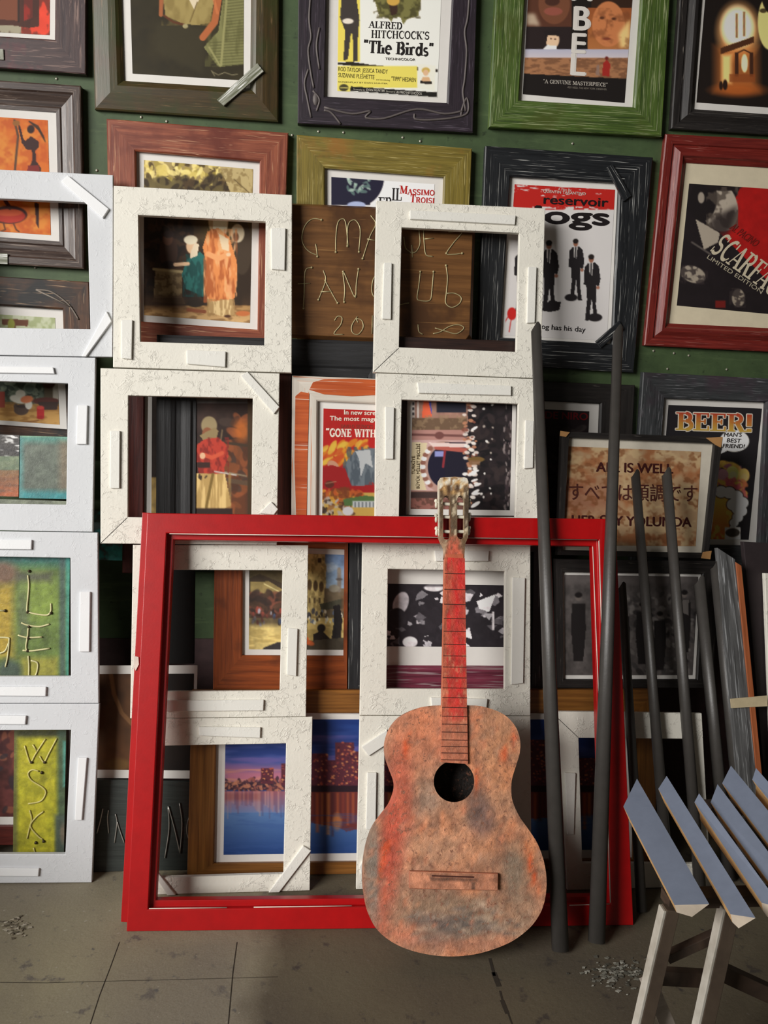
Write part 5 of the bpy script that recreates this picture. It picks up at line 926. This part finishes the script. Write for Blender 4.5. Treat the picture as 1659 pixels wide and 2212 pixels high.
picture('framed_picture', 'black frame with a dim grey photograph of standing people behind the poles', AW, [(1200, 1207), (1556, 1212), (1540, 1486), (1204, 1486)], [(1216, 1236), (1518, 1240), (1506, 1468), (1218, 1468)], BLACK, .018, 'flat', prints=[([(1222, 1242), (1512, 1246), (1500, 1460), (1223, 1460)], c, .9)])
GP = Pl(-.46, .25)
def plank(label, pl, quad, mat, T=.016):
    mb = MB(); prism(mb, pl, quad, -T, 0); return tag(mb.build('wooden_plank', mat, None, base_of(pl, quad), bevel=.001), label, 'plank')
plank('grey weathered plank with a slanted top, leaning at the dark end', GP, [(1550, 1183), (1588, 1208), (1642, 1760), (1604, 1760)], wood('grey_weathered', (58, 58, 58), (104, 104, 104), (164, 166, 168), .3, .6, seed=50, gs=(6, 90)))
plank('thin orange-brown plank edge leaning beside the grey weathered plank', Pl(-.463, .25), [(1589.5, 1214), (1602, 1222), (1655, 1760), (1643.5, 1760)], wood('orange_plank', (140, 74, 40), (176, 100, 60), None, 0, .5, seed=51), .010)
plank('dark board leaning at the far end behind the orange-brown plank', Pl(-.40, .2), [(1606, 1170), (1800, 1180), (1820, 1760), (1658, 1760)], plain('dark_board_paint', (40, 30, 32), .7))
mb = MB(); prism(mb, Pl(-.461, .25), [(1576, 1509), (1656, 1502), (1656, 1525), (1578, 1529)], .0015, .004)
tag(mb.build('wooden_strip', plain('pale_wood_strip', (196, 180, 146), .6), None, Pl(-.461, .25).at(1616, 1527)), 'short pale strip fixed across the grey and orange-brown planks', 'strip')

# ---------------------------------------------------------------- red frame
m_ = (-.552+.521)/(.729+.336)
RP = Pl(-.521+m_*.336, .29, m_)
RED = plain('red_gloss_paint', (170, 8, 12), .36, 0, .08, .06)
BARE = plain('bare_white_edge', (214, 200, 188), .6)
ro = [(318, 1108), (1330, 1121), (1369, 2001), (273, 2013)]; ri = [(360, 1152), (1294, 1166), (1320, 1954), (320, 1964)]
r = thing('red_frame', 'large glossy red empty frame leaning on the white frames', 'frame', base_of(RP, ro))
mb = MB()
PROF['sash'] = [(0, -1), (0, -.06), (.02, 0), (.97, 0), (1, -.05), (1, -.40), (1.27, -.40), (1.28, -.46), (1.28, -.9), (1.28, -1)]
mould(mb, RP, ro, ri, .038, 'sash'); mb.build('moulding', RED, r, bevel=.001)
mb = MB(); prism(mb, RP, [(304, 1105), (322, 1106), (284, 2000), (257, 1998)], -.037, -.016); mb.build('side_lip', RED, r, bevel=.001)
for P, w, h in (([(366, 1153), (700, 1157), (1290, 1166)], .0010, -.001), ([(1294, 1168), (1304, 1480), (1319, 1950)], .0013, -.001), ([(322, 1963), (400, 1962), (490, 1961)], .0011, -.001), ([(548, 1960), (700, 1958), (760, 1957)], .0010, -.001), ([(1230, 1956), (1318, 1953)], .0010, -.001), ([(1285, 1180), (1297, 1480), (1307, 1700)], .0011, -.0148)):
    mb = MB(); mb.tube([RP.at(x, y, h) for x, y in P], w, 6); mb.build('bare_edge', BARE, r, smooth=True)
mb = MB(); prism(mb, RP, [(287, 1418), (296, 1420), (297, 1436), (290, 1450), (286, 1440)], -.016, -.013); mb.build('bare_chip', BARE, r)

# ---------------------------------------------------------------- black moulding poles
POLE = plain('satin_black_pole', (60, 57, 54), .42, 0, .1, .2)
def pole(label, base, tip, w0, w1, apex=.2):
    b0, t0 = np.array(base, float), np.array(tip, float)
    ax = (t0-b0)/np.linalg.norm(t0-b0); x = _rt-ax*np.dot(_rt, ax); x /= np.linalg.norm(x); f = np.cross(x, ax)
    if np.dot(f, _fwd) > 0: f = -f
    sec = [(-1, -.1), (-1, .1), (-1, .4), (-.96, .55), (-.85, .75), (-.65, .92), (-.35, 1.04), (0, 1.08), (.35, 1.04), (.65, .9), (.85, .72), (.96, .5), (1, .3), (1, .1), (1, -.1)]
    V = []
    for c_, w, top in ((b0, w0/2, 0), (t0, w1/2, 1)):
        for a, d in sec: V.append(c_+x*a*w+f*d*w-ax*(abs(a-apex)*w*(1.6 if a < apex else 1.0) if top else 0))
    n = len(sec); F = [tuple(range(n)), tuple(range(2*n-1, n-1, -1))]+[(i, (i+1) % n, n+(i+1) % n, n+i) for i in range(n)]
    b0z = min(p[2] for p in V[:n]); V = [np.array(p)-(np.array([0, 0, b0z-.001]) if i < n else 0) for i, p in enumerate(V)]
    mb = MB(); mb.add(V, F); o = mb.build('moulding_pole', POLE, None, base)
    for p_ in o.data.polygons: p_.use_smooth = len(p_.vertices) == 4
    return tag(o, label, 'pole', 'black poles leaning at the dark end')
pole('tall black pole just beside the guitar, crossing the red frame', fpt(1210, 2052, .001), Pl(-.178).at(1157, 697), .034, .0225)
pole('tallest black pole, leaning up to the suited-men poster', fpt(1288, 2034, .001), Pl(-.172).at(1335, 702), .034, .0215)
pole('shorter black pole crossing the tan lettered paper, nearer the tall poles', fpt(1446, 1940, .001), Pl(-.205).at(1371, 1013), .025, .0205)
pole('shorter black pole crossing the tan lettered paper, nearer the grey plank', fpt(1512, 1930, .001), Pl(-.205).at(1438, 1008), .026, .0225)
pole('short black pole against the outer side of the red frame', fpt(1386, 1968, .001), Pl(-.29).at(1342, 1255), .022, .019)
pole('thick black pole beneath the corner of the tan lettered paper', fpt(1574, 1900, .001), Pl(-.25).at(1508, 1240), .028, .026)
pole('thick black pole beside the grey weathered plank', fpt(1612, 1905, .001), Pl(-.255).at(1543, 1208), .028, .024)
# ---------------------------------------------------------------- guitar
GU = Pl(-.673, .42)
PAINT_G = painted('impasto_copper_paint', .6, 48, .75, .004, (138, 92, 70))
PAINT_H = painted('flaking_paint', .55, 60, .7, .003)
c = Cv(770, 1470, 1200, 2110, (192, 124, 86), 2.0); GB = 1.28
c.wash(90, 120, 3, (196, 116, 80), .5, .25, .8); c.wash(50, 90, 5, (172, 128, 102), .52, .2, .8); c.wash(60, 50, 8, (140, 106, 84), .54, .15, .7); c.wash(16, 26, 13, (128, 92, 72), .58, .1, .6); c.wash(12, 20, 17, (214, 150, 112), .6, .1, .5)
for x, y, rx, ry, col, al, e in [(900, 1590, 60, 80, (206, 120, 84), .6, 40), (1080, 1620, 36, 120, (206, 140, 96), .5, 30), (862, 1730, 30, 110, (190, 84, 60), .7, 26), (846, 1820, 22, 90, (178, 70, 50), .7, 20), (826, 1900, 20, 90, (176, 60, 42), .6, 20), (818, 1950, 36, 70, (188, 92, 66), .6, 30),
    (805, 1890, 16, 110, (126, 116, 104), .9, 14), (1040, 1770, 26, 40, (112, 86, 80), .8, 20), (1030, 1730, 22, 40, (96, 74, 66), .6, 20), (930, 1730, 26, 30, (150, 128, 112), .5, 24), (970, 1830, 90, 40, (202, 150, 116), .5, 30), (1110, 1880, 24, 60, (124, 112, 96), .7, 20), (1130, 1960, 24, 60, (140, 120, 100), .6, 24),
    (970, 1976, 120, 44, (136, 112, 90), .8, 34), (990, 1998, 66, 20, (82, 76, 74), .9, 18), (930, 1990, 44, 16, (110, 84, 74), .8, 16), (1040, 2008, 40, 12, (92, 82, 76), .7, 14), (930, 2028, 44, 12, (106, 92, 86), .7, 14), (1045, 1952, 26, 7, (186, 160, 138), .7, 8), (870, 2020, 40, 20, (196, 108, 78), .6, 26), (1000, 2040, 120, 16, (160, 108, 86), .6, 18), (1150, 1830, 16, 60, (206, 134, 90), .7, 18)]: c.ell(x, y, rx, ry, col, al, 0, e)
for x, y, rx, ry, rot in [(878, 1610, 6, 26, 8), (1088, 1630, 6, 18, 4), (1108, 1600, 4, 16, 0), (1150, 1878, 5, 40, -14), (834, 1830, 9, 18, 30), (1030, 1680, 3, 24, 4), (824, 1870, 5, 34, 12)]: c.ell(x, y, rx, ry, (206, 78, 34), .85, rot, 6)
c.dabs(60, (900, 1960, 1110, 2030), [(160, 136, 114), (112, 96, 84), (90, 80, 76), (176, 150, 128)], 3, 5, 12, .5, 6, 8); c.dabs(240, (790, 1540, 1180, 2060), [(206, 140, 104), (150, 100, 78), (196, 110, 76), (168, 130, 108), (120, 88, 70)], 2, 6, 9, .45, 2.2, 75)
Z8 = lambda P: [(760+x*.2804, 1480+y*.2804) for x, y in P]
out = Z8([(690, 155), (600, 160), (500, 180), (400, 230), (330, 300), (285, 390), (268, 480), (275, 560), (300, 640), (335, 730), (348, 790), (338, 860), (300, 950), (240, 1030), (175, 1120), (130, 1230), (100, 1370), (90, 1500), (97, 1650), (130, 1770), (200, 1890), (320, 1985), (460, 2045), (620, 2080), (780, 2090), (940, 2075), (1090, 2035), (1240, 1970), (1370, 1870), (1450, 1760), (1490, 1640), (1500, 1500), (1480, 1360), (1430, 1220), (1360, 1110), (1290, 1010), (1240, 900), (1228, 810), (1235, 720), (1265, 620), (1292, 530), (1298, 440), (1280, 360), (1240, 290), (1170, 225), (1080, 185), (980, 160), (890, 155), (790, 150)])
def closed_spline(P, k=5):
    P = np.array(P, float); n = len(P); R = []
    for i in range(n):
        p0, p1, p2, p3 = P[i-1], P[i], P[(i+1) % n], P[(i+2) % n]
        for j in range(k):
            t = j/k; R.append(.5*((2*p1)+(-p0+p2)*t+(2*p0-5*p1+4*p2-p3)*t*t+(-p0+3*p1-3*p2+p3)*t**3))
    return np.array(R)
def inside(x, y, P):
    r = False; n = len(P)
    for i in range(n):
        (xa, ya), (xb, yb) = P[i], P[(i+1) % n]
        if (y > min(ya, yb)) and (y <= max(ya, yb)) and x < xa+(y-ya)*(xb-xa)/(yb-ya): r = not r
    return r
def plate(loop, holes, step=None):
    """triangles of a flat plate with holes, in photo pixels; returns points, triangles, boundary index loops"""
    V = [Vector(p) for p in loop]; E = [(i, (i+1) % len(loop)) for i in range(len(loop))]
    for hl in holes:
        o = len(V); V += [Vector(p) for p in hl]; E += [(o+i, o+(i+1) % len(hl)) for i in range(len(hl))]
    if step:
        L = np.array(loop); 
        for x in np.arange(L[:, 0].min(), L[:, 0].max(), step):
            for y in np.arange(L[:, 1].min(), L[:, 1].max(), step):
                if inside(x, y, loop) and not any(inside(x, y, h_) for h_ in holes) and min(np.hypot(L[:, 0]-x, L[:, 1]-y)) > step*.6: V.append(Vector((x, y)))
    vo, eo, fo, ov, oe, of = delaunay_2d_cdt(V, E, [], 1, 1e-5)
    P = [tuple(v) for v in vo]; T = []
    for f in fo:
        cx = sum(P[i][0] for i in f)/len(f); cy = sum(P[i][1] for i in f)/len(f)
        if inside(cx, cy, loop) and not any(inside(cx, cy, h_) for h_ in holes): T.append(tuple(f))
    return P, T
def cut_plate(mb, pl, loop, holes, h1, h0, col=None, step=None, back=True, shrink=0):
    P, T = plate(loop, holes, step)
    cf = (lambda q: GB*lin(col.get(np.array(q[0]), np.array(q[1])))) if col is not None else (lambda q: (1, 1, 1))
    mb.add([pl.at(*q, h1) for q in P], T, 0, None, [cf(q) for q in P])
    cx, cy = np.mean(loop, 0)
    sh = lambda q: (q[0]+(cx-q[0])*shrink, q[1]+(cy-q[1])*shrink)
    if back: mb.add([pl.at(*sh(q), h0) if not shrink else pl.at(*sh(q), 0)+pl.n*h0 for q in P], [t[::-1] for t in T], 0, None, [cf(q) for q in P])
    for lp in [loop]+list(holes):
        n = len(lp); C_ = [cf(q) for q in lp]
        A = [pl.at(*q)+pl.n*h1 for q in lp]; B = [pl.at(*sh(q))+pl.n*h0 for q in lp]
        mb.add(A+B, [(i, (i+1) % n, n+(i+1) % n, n+i) for i in range(n)], 0, None, C_+C_)
g = thing('acoustic_guitar', 'copper-orange painted stringless guitar standing on the floor, leaning on the red frame', 'guitar', GU.at(980, 2058)*[1, 1, 0]+[0, 0, .002])
loop = closed_spline(out, 4)
hc = [(760+788*.2804+157*.2804*math.cos(a), 1480+742*.2804+160*.2804*math.sin(a)) for a in [2*math.pi*i/48 for i in range(48)]]
mb = MB(); cut_plate(mb, GU, [tuple(p) for p in loop], [hc], 0, -.003, c, 9, back=False); mb.build('soundboard', PAINT_G, g, fix=False)
mb = MB()
n = len(loop); A = [GU.at(*q)-GU.n*.0012 for q in loop]; cx, cy = loop.mean(0); cen = GU.at(cx, cy)
B = [cen+(p-cen)*.985-GU.n*.075 for p in A]
mz = min(p[2] for p in B)
if mz < .002:
    B = [np.array([p[0], p[1], max(p[2], .002)]) for p in B]
cl = [GB*lin(c.get(np.array(q[0]), np.array(q[1]))) for q in loop]
mb.add(A+B, [(i, (i+1) % n, n+(i+1) % n, n+i) for i in range(n)], 0, None, cl+cl)
mb.add(B, [tuple(range(n))], 0, None, lin((34, 24, 18)))  # back coloured near black, standing in for the unlit hollow behind the sound hole
mb.build('body', PAINT_G, g, fix=False)
# neck, fretboard, frets
cn = Cv(930, 1150, 1030, 1670, (196, 96, 66), 1.5); cn.tone(20, 40, 3, .15); cn.wash(12, 60, 4, (150, 76, 52), .55, .15, .7); cn.poly([(976, 1196), (1000, 1196), (1004, 1440), (998, 1560), (966, 1560), (972, 1440)], (206, 48, 38), .8, 7); cn.wash(8, 50, 6, (216, 40, 36), .55, .12, .8, (964, 1200, 1004, 1560)); cn.wash(8, 16, 8, (206, 130, 96), .62, .08, .7, (950, 1420, 1012, 1660)); cn.rect(940, 1560, 1020, 1670, (196, 124, 92), .7, 40)
mb = MB(); prism(mb, GU, [(961, 1196), (1002, 1196), (1006, 1546), (955, 1544)], -.020, .0015); mb.build('neck', plain('copper_neck', (186, 96, 66), .55, 0, .2, .5), g, bevel=.002)
fb = [(960, 1205), (1003, 1207), (1009.5, 1650), (951.5, 1646)]
mb = MB(); prism(mb, GU, fb, .0012, .0058); mb.build('fretboard_edge', plain('copper_edge', (206, 120, 88), .55, 0, .2, .4), g)
mb = MB(); sheet(mb, GU, fb, cn, .0060); fbo = mb.build('fretboard', PAINT_H, g, fix=False)
DK = plain('dark_worn_fret', (74, 34, 26), .6, .2)
for y in (1240, 1274, 1306, 1336.5, 1364, 1392, 1417, 1441, 1464, 1486, 1507, 1528, 1547, 1564, 1581, 1598, 1612, 1626, 1641):
    t = (y-1205)/443; xa, xb = 960-8.5*t, 1003+6.5*t
    mb = MB(); prism(mb, GU, [(xa, y-.9), (xb, y), (xb, y+1.5), (xa, y+.6)], .005, .0072); mb.build('fret', DK, fbo)
# headstock with two slots
ZH = lambda P: [(900+x*.10847, 1000+y*.10847) for x, y in P]
ch = Cv(930, 1020, 1030, 1215, (104, 80, 54), 1.2); ch.rect(930, 1020, 1030, 1066, (150, 108, 62), .9, 12); ch.wash(6, 6, 3, (196, 156, 100), .52, .1, .9, (940, 1030, 1012, 1070)); ch.wash(5, 8, 5, (226, 220, 206), .6, .06, 1, (944, 1028, 1016, 1060)); ch.rect(944, 1030, 956, 1050, (224, 218, 204), .8, 4); ch.rect(1002, 1030, 1014, 1044, (220, 212, 198), .7, 4); ch.ell(970, 1056, 6, 10, (70, 46, 24), .9, 0, 4); ch.ell(987, 1055, 6, 9, (66, 42, 22), .9, 0, 4)
ch.rect(972, 1070, 988, 1150, (84, 66, 46), .8, 4); ch.rect(1002, 1050, 1014, 1150, (72, 56, 40), .9, 4); ch.rect(946, 1060, 958, 1140, (80, 60, 38), .8, 3); ch.wash(4, 18, 8, (206, 190, 160), .64, .06, .9); ch.rect(944, 1050, 949, 1160, (210, 200, 180), .8, 2); ch.poly([(972, 1160), (988, 1160), (1004, 1215), (958, 1215)], (200, 92, 66), 1, 4); ch.wash(5, 8, 11, (110, 70, 48), .6, .08, .8, (950, 1150, 1012, 1215)); ch.poly([(946, 1140), (962, 1160), (958, 1200), (950, 1170)], (150, 116, 90), .8, 3)
hl = ZH([(435, 400), (440, 345), (470, 300), (530, 288), (640, 284), (760, 276), (880, 284), (950, 288), (1005, 310), (1028, 370), (1034, 500), (1034, 800), (1030, 1150), (1022, 1480), (965, 1620), (955, 1750), (952, 1900), (545, 1900), (555, 1760), (548, 1690), (500, 1600), (448, 1480), (440, 1100), (435, 700)])
rr = lambda x0, y0, x1, y1: ZH([(x0, y0+60), (x0+25, y0+15), ((x0+x1)/2, y0), (x1-25, y0+15), (x1, y0+60), (x1, y1-60), (x1-25, y1-15), ((x0+x1)/2, y1), (x0+25, y1-15), (x0, y1-60)])
mb = MB(); cut_plate(mb, GU, hl, [rr(528, 650, 664, 1530), rr(806, 650, 946, 1520)], .001, -.015, ch, 4); mb.build('headstock', PAINT_H, g, fix=False)
IV = plain('ivory_paint', (214, 208, 190), .5, 0, .25, .4)
for y in (800, 1060, 1350):
    for xa, xb in ((515, 675), (795, 955)):
        mb = MB(); a, b_ = ZH([(xa, y), (xb, y+8)]); mb.tube([GU.at(*a, -.007), GU.at(*b_, -.007)], .0036, 10); mb.build('string_roller', IV, g, smooth=False)
for x, y, s in ((395, 740, -1), (395, 1030, -1), (402, 1290, -1), (1072, 730, 1), (1072, 1010, 1), (1064, 1280, 1)):
    mb = MB(); a, b_ = ZH([(x-20*s, y+30), (x-75*s if s > 0 else x+65, y+30)])
    mb.tube([GU.at(*a, -.008), GU.at(*b_, -.008)], .0018, 8)
    p = GU.at(*ZH([(x, y)])[0], -.008); mb.ball(p, .0060, sx=(.62, .55, .8)); p = GU.at(*ZH([(x+4*s*-1, y+80)])[0], -.008); mb.ball(p, .0060, sx=(.5, .5, 1.25))
    mb.build('tuning_peg', IV, g, smooth=True)
for x in ([(432, 560), (444, 560), (450, 1440), (440, 1440)], [(1030, 560), (1040, 560), (1032, 1440), (1022, 1440)]):
    mb = MB(); prism(mb, GU, ZH(x), -.013, .0002); mb.build('tuner_plate', IV, g)
# bridge
bq = Z8([(440, 1425), (1120, 1445), (1118, 1575), (440, 1560)])
cb = Cv(870, 1870, 1090, 1930, (196, 130, 98), 1.5); cb.tone(30, 20, 4, .2); cb.poly(Z8([(590, 1470), (960, 1480), (960, 1505), (600, 1500)]), (110, 72, 54), .9, 2); cb.poly(Z8([(560, 1445), (930, 1455), (930, 1462), (560, 1456)]), (120, 84, 64), .8, 2); cb.rect(1016, 1904, 1024, 1922, (100, 70, 56), .8, 3)
mb = MB(); prism(mb, GU, bq, -.001, .009); bro = mb.build('bridge', plain('copper_bridge_side', (176, 108, 80), .6, 0, .2, .5), g, bevel=.001)
mb = MB(); sheet(mb, GU, [(bq[0][0]+1.2, bq[0][1]+1.2), (bq[1][0]-1.2, bq[1][1]+1.2), (bq[2][0]-1.2, bq[2][1]-1.2), (bq[3][0]+1.2, bq[3][1]-1.2)], cb, .0094); mb.build('bridge_top', PAINT_H, g, fix=False)
mb = MB(); prism(mb, GU, Z8([(610, 1456), (930, 1466), (930, 1476), (610, 1466)]), .0092, .0108); mb.build('saddle', DK, bro)

# ---------------------------------------------------------------- trestle with mitred mouldings
def atz(u, v, z):
    d = ray(u, v); t = (z-CAM[2])/d[2]; return CAM+t*d
BLUE = plain('blue_grey_paint', (126, 136, 156), .55, 0, .06, .1)
RAWT = plain('raw_moulding_wood', (206, 164, 110), .65, 0, .15, .2)
ENDG = plain('pale_end_grain', (190, 176, 158), .7, 0, .15, .2)
SL = [('wide blue-grey moulding lying first on the trestle, tan raw edge showing', [(1346.5, 1742), (1376, 1682), (1532, 1953), (1457, 1955)], .392, .404),
      ('blue-grey moulding lying next to the wide one with the tan raw edge', [(1422, 1704), (1440, 1676), (1632, 1983), (1578, 1975)], .396, .408),
      ('blue-grey moulding in the middle of the row, with the lowest far tip', [(1500, 1733), (1510, 1714), (1690, 1962), (1645, 1950)], .399, .411),
      ('blue-grey moulding crowded close behind the one with the lowest tip', [(1535, 1733), (1550, 1694), (1742, 1950), (1690, 1946)], .403, .418),
      ('blue-grey moulding whose far tip rises highest above the row', [(1560, 1692), (1579, 1654), (1800, 1922), (1738, 1926)], .412, .428),
      ('last blue-grey moulding of the row, cut off by the picture edge', [(1625, 1684), (1633, 1659), (1850, 1905), (1806, 1910)], .424, .438)]
for lab, q, za_, zb_ in SL:
    fl, ft, nr, nl = atz(*q[0], za_), atz(*q[1], zb_), atz(*q[2], zb_), atz(*q[3], za_)
    ux = (nr-nl)/np.linalg.norm(nr-nl); dz = np.array([0, 0, -1.0])
    al = (fl-nl)/np.linalg.norm(fl-nl)
    nb, fb_ = nl+dz*.012+ux*.004, fl+dz*.012+ux*.004-al*.03
    nc, fc = nr+dz*.020-ux*.022, ft+dz*.020-ux*.022-al*.06
    mb = MB(); V = [fl, ft, nr, nl, nb, nc, fb_, fc]
    mb.add(V, [(0, 1, 2, 3)], 0); mb.add(V, [(0, 3, 4, 6), (6, 4, 5, 7), (1, 7, 5, 2)], 1); mb.add(V, [(3, 2, 5, 4), (0, 6, 7, 1)], 2)
    me = mb.build('picture_moulding', [BLUE, RAWT, ENDG], None, (fl+nl)/2*[1, 1, 0]+[0, 0, min(p[2] for p in V)], fix=False)
    bm = bmesh.new(); bm.from_mesh(me.data); bmesh.ops.remove_doubles(bm, verts=bm.verts, dist=1e-5); bmesh.ops.recalc_face_normals(bm, faces=bm.faces); bm.to_mesh(me.data); bm.free()
    tag(me, lab, 'moulding', 'blue-grey mouldings on the trestle')
WP = wood('white_washed_timber', (150, 142, 128), (206, 202, 192), None, 0, .6, seed=61)
DKW = wood('dark_stained_timber', (44, 34, 28), (72, 56, 44), None, 0, .6, seed=62)
GRW = wood('grey_brown_timber', (126, 116, 106), (170, 160, 150), None, 0, .6, seed=63)
LEGW = wood('brown_timber', (66, 54, 44), (92, 78, 64), None, 0, .65, seed=64)
tq = atz(1500, 1985, .372)
tr = thing('trestle', 'low wooden trestle with whitewashed legs carrying the blue-grey mouldings', 'trestle', (tq[0]+.15, tq[1]+.08, .0))
def beam(name, a, b, w, h, mat, side=None):
    a, b = np.array(a, float), np.array(b, float); d = (b-a)/np.linalg.norm(b-a)
    s = np.cross(d, (0, 1, 0)) if side is None else np.array(side, float)-d*np.dot(side, d); s /= np.linalg.norm(s); t = np.cross(d, s)
    mb = MB(); mb.quad_prism([a+s*w/2+t*h/2, a-s*w/2+t*h/2, a-s*w/2-t*h/2, a+s*w/2-t*h/2], [b+s*w/2+t*h/2, b-s*w/2+t*h/2, b-s*w/2-t*h/2, b+s*w/2-t*h/2]); return mb.build(name, mat, tr, bevel=.001)
TY = -1.0; TP = Pl(TY)
def leg(u0, v0, u1, v1, w, dep, mat, y=TY, zt=.362):
    mat = LEGW
    p, q = Pl(y).at(u0, v0), Pl(y).at(u1, v1); d = (q-p)/(q[2]-p[2])
    o = beam('leg', p+d*(zt-p[2]), p+d*(.001-p[2]), w, dep, mat, (1, 0, 0))
    e = np.array([w/2+.0025, 0, 0])
    if y == TY: beam('white_edge', p+d*(zt-p[2])-e, p+d*(.001-p[2])-e, .005, dep, WP, (1, 0, 0))
leg(1446, 1975, 1394, 2200, .021, .018, WP); leg(1560, 2040, 1525, 2200, .023, .018, WP)
x0 = TP.at(1444, 1970)[0]; x1 = TP.at(1558, 2030)[0]
leg(1700, 1940, 1730, 2100, .024, .024, WP, -.72, .362)
beam('top_rail', (x0+.0, TY+.016, .366), (x0+.56, TY+.016, .366), .03, .018, DKW, (0, 1, 0)); beam('top_rail', (x0+.20, -.72, .366), (x0+.70, -.72, .366), .03, .018, DKW, (0, 1, 0))
p = lambda u, v, y: Pl(y).at(u, v)
beam('brace', p(1440, 2068, TY+.025), p(1545, 2020, TY+.025), .016, .014, DKW); beam('brace', p(1430, 2108, TY+.045), p(1535, 2114, TY+.045), .026, .014, DKW)
beam('brace', p(1398, 2112, TY+.03), p(1462, 2260, TY+.03), .024, .012, GRW); beam('brace', p(1552, 2095, TY+.04), p(1790, 2205, TY+.04), .026, .018, DKW)
leg(1790, 2050, 1830, 2300, .026, .026, WP); 
# flakes on the floor
def flakes(label, box, n, cols, seed):
    R = random.Random(seed); mb = MB()
    for _ in range(n):
        u = R.gauss((box[0]+box[2])/2, (box[2]-box[0])/4.5); v = R.gauss((box[1]+box[3])/2, (box[3]-box[1])/4.5); p_ = fpt(u, v, .0012); s = R.uniform(.002, .007); a = R.uniform(0, 6.28)
        V = [p_+np.array([s*R.uniform(.5, 1.4)*math.cos(a+k*1.57), s*R.uniform(.3, .8)*math.sin(a+k*1.57), R.uniform(0, .0015)]) for k in range(4)]; V += [q_-np.array([0, 0, .0011]) for q_ in V]
        mb.add(V, [(0, 1, 2, 3), (7, 6, 5, 4), (0, 4, 5, 1), (1, 5, 6, 2), (2, 6, 7, 3), (3, 7, 4, 0)], 0, None, lin(R.choice(cols)))
    tag(mb.build('paint_flakes', INK, None, fpt((box[0]+box[2])/2, (box[1]+box[3])/2, 0), fix=False), label, 'paint flakes', None, 'stuff')
flakes('pale paint flakes scattered on the floor near the white stack', (0, 1980, 60, 2025), 70, [(140, 130, 112), (96, 88, 74), (170, 162, 146)], 1)
flakes('patch of grey crumbs on the floor beside the trestle leg', (1256, 2070, 1410, 2135), 150, [(120, 118, 108), (84, 82, 74), (150, 148, 138)], 2)
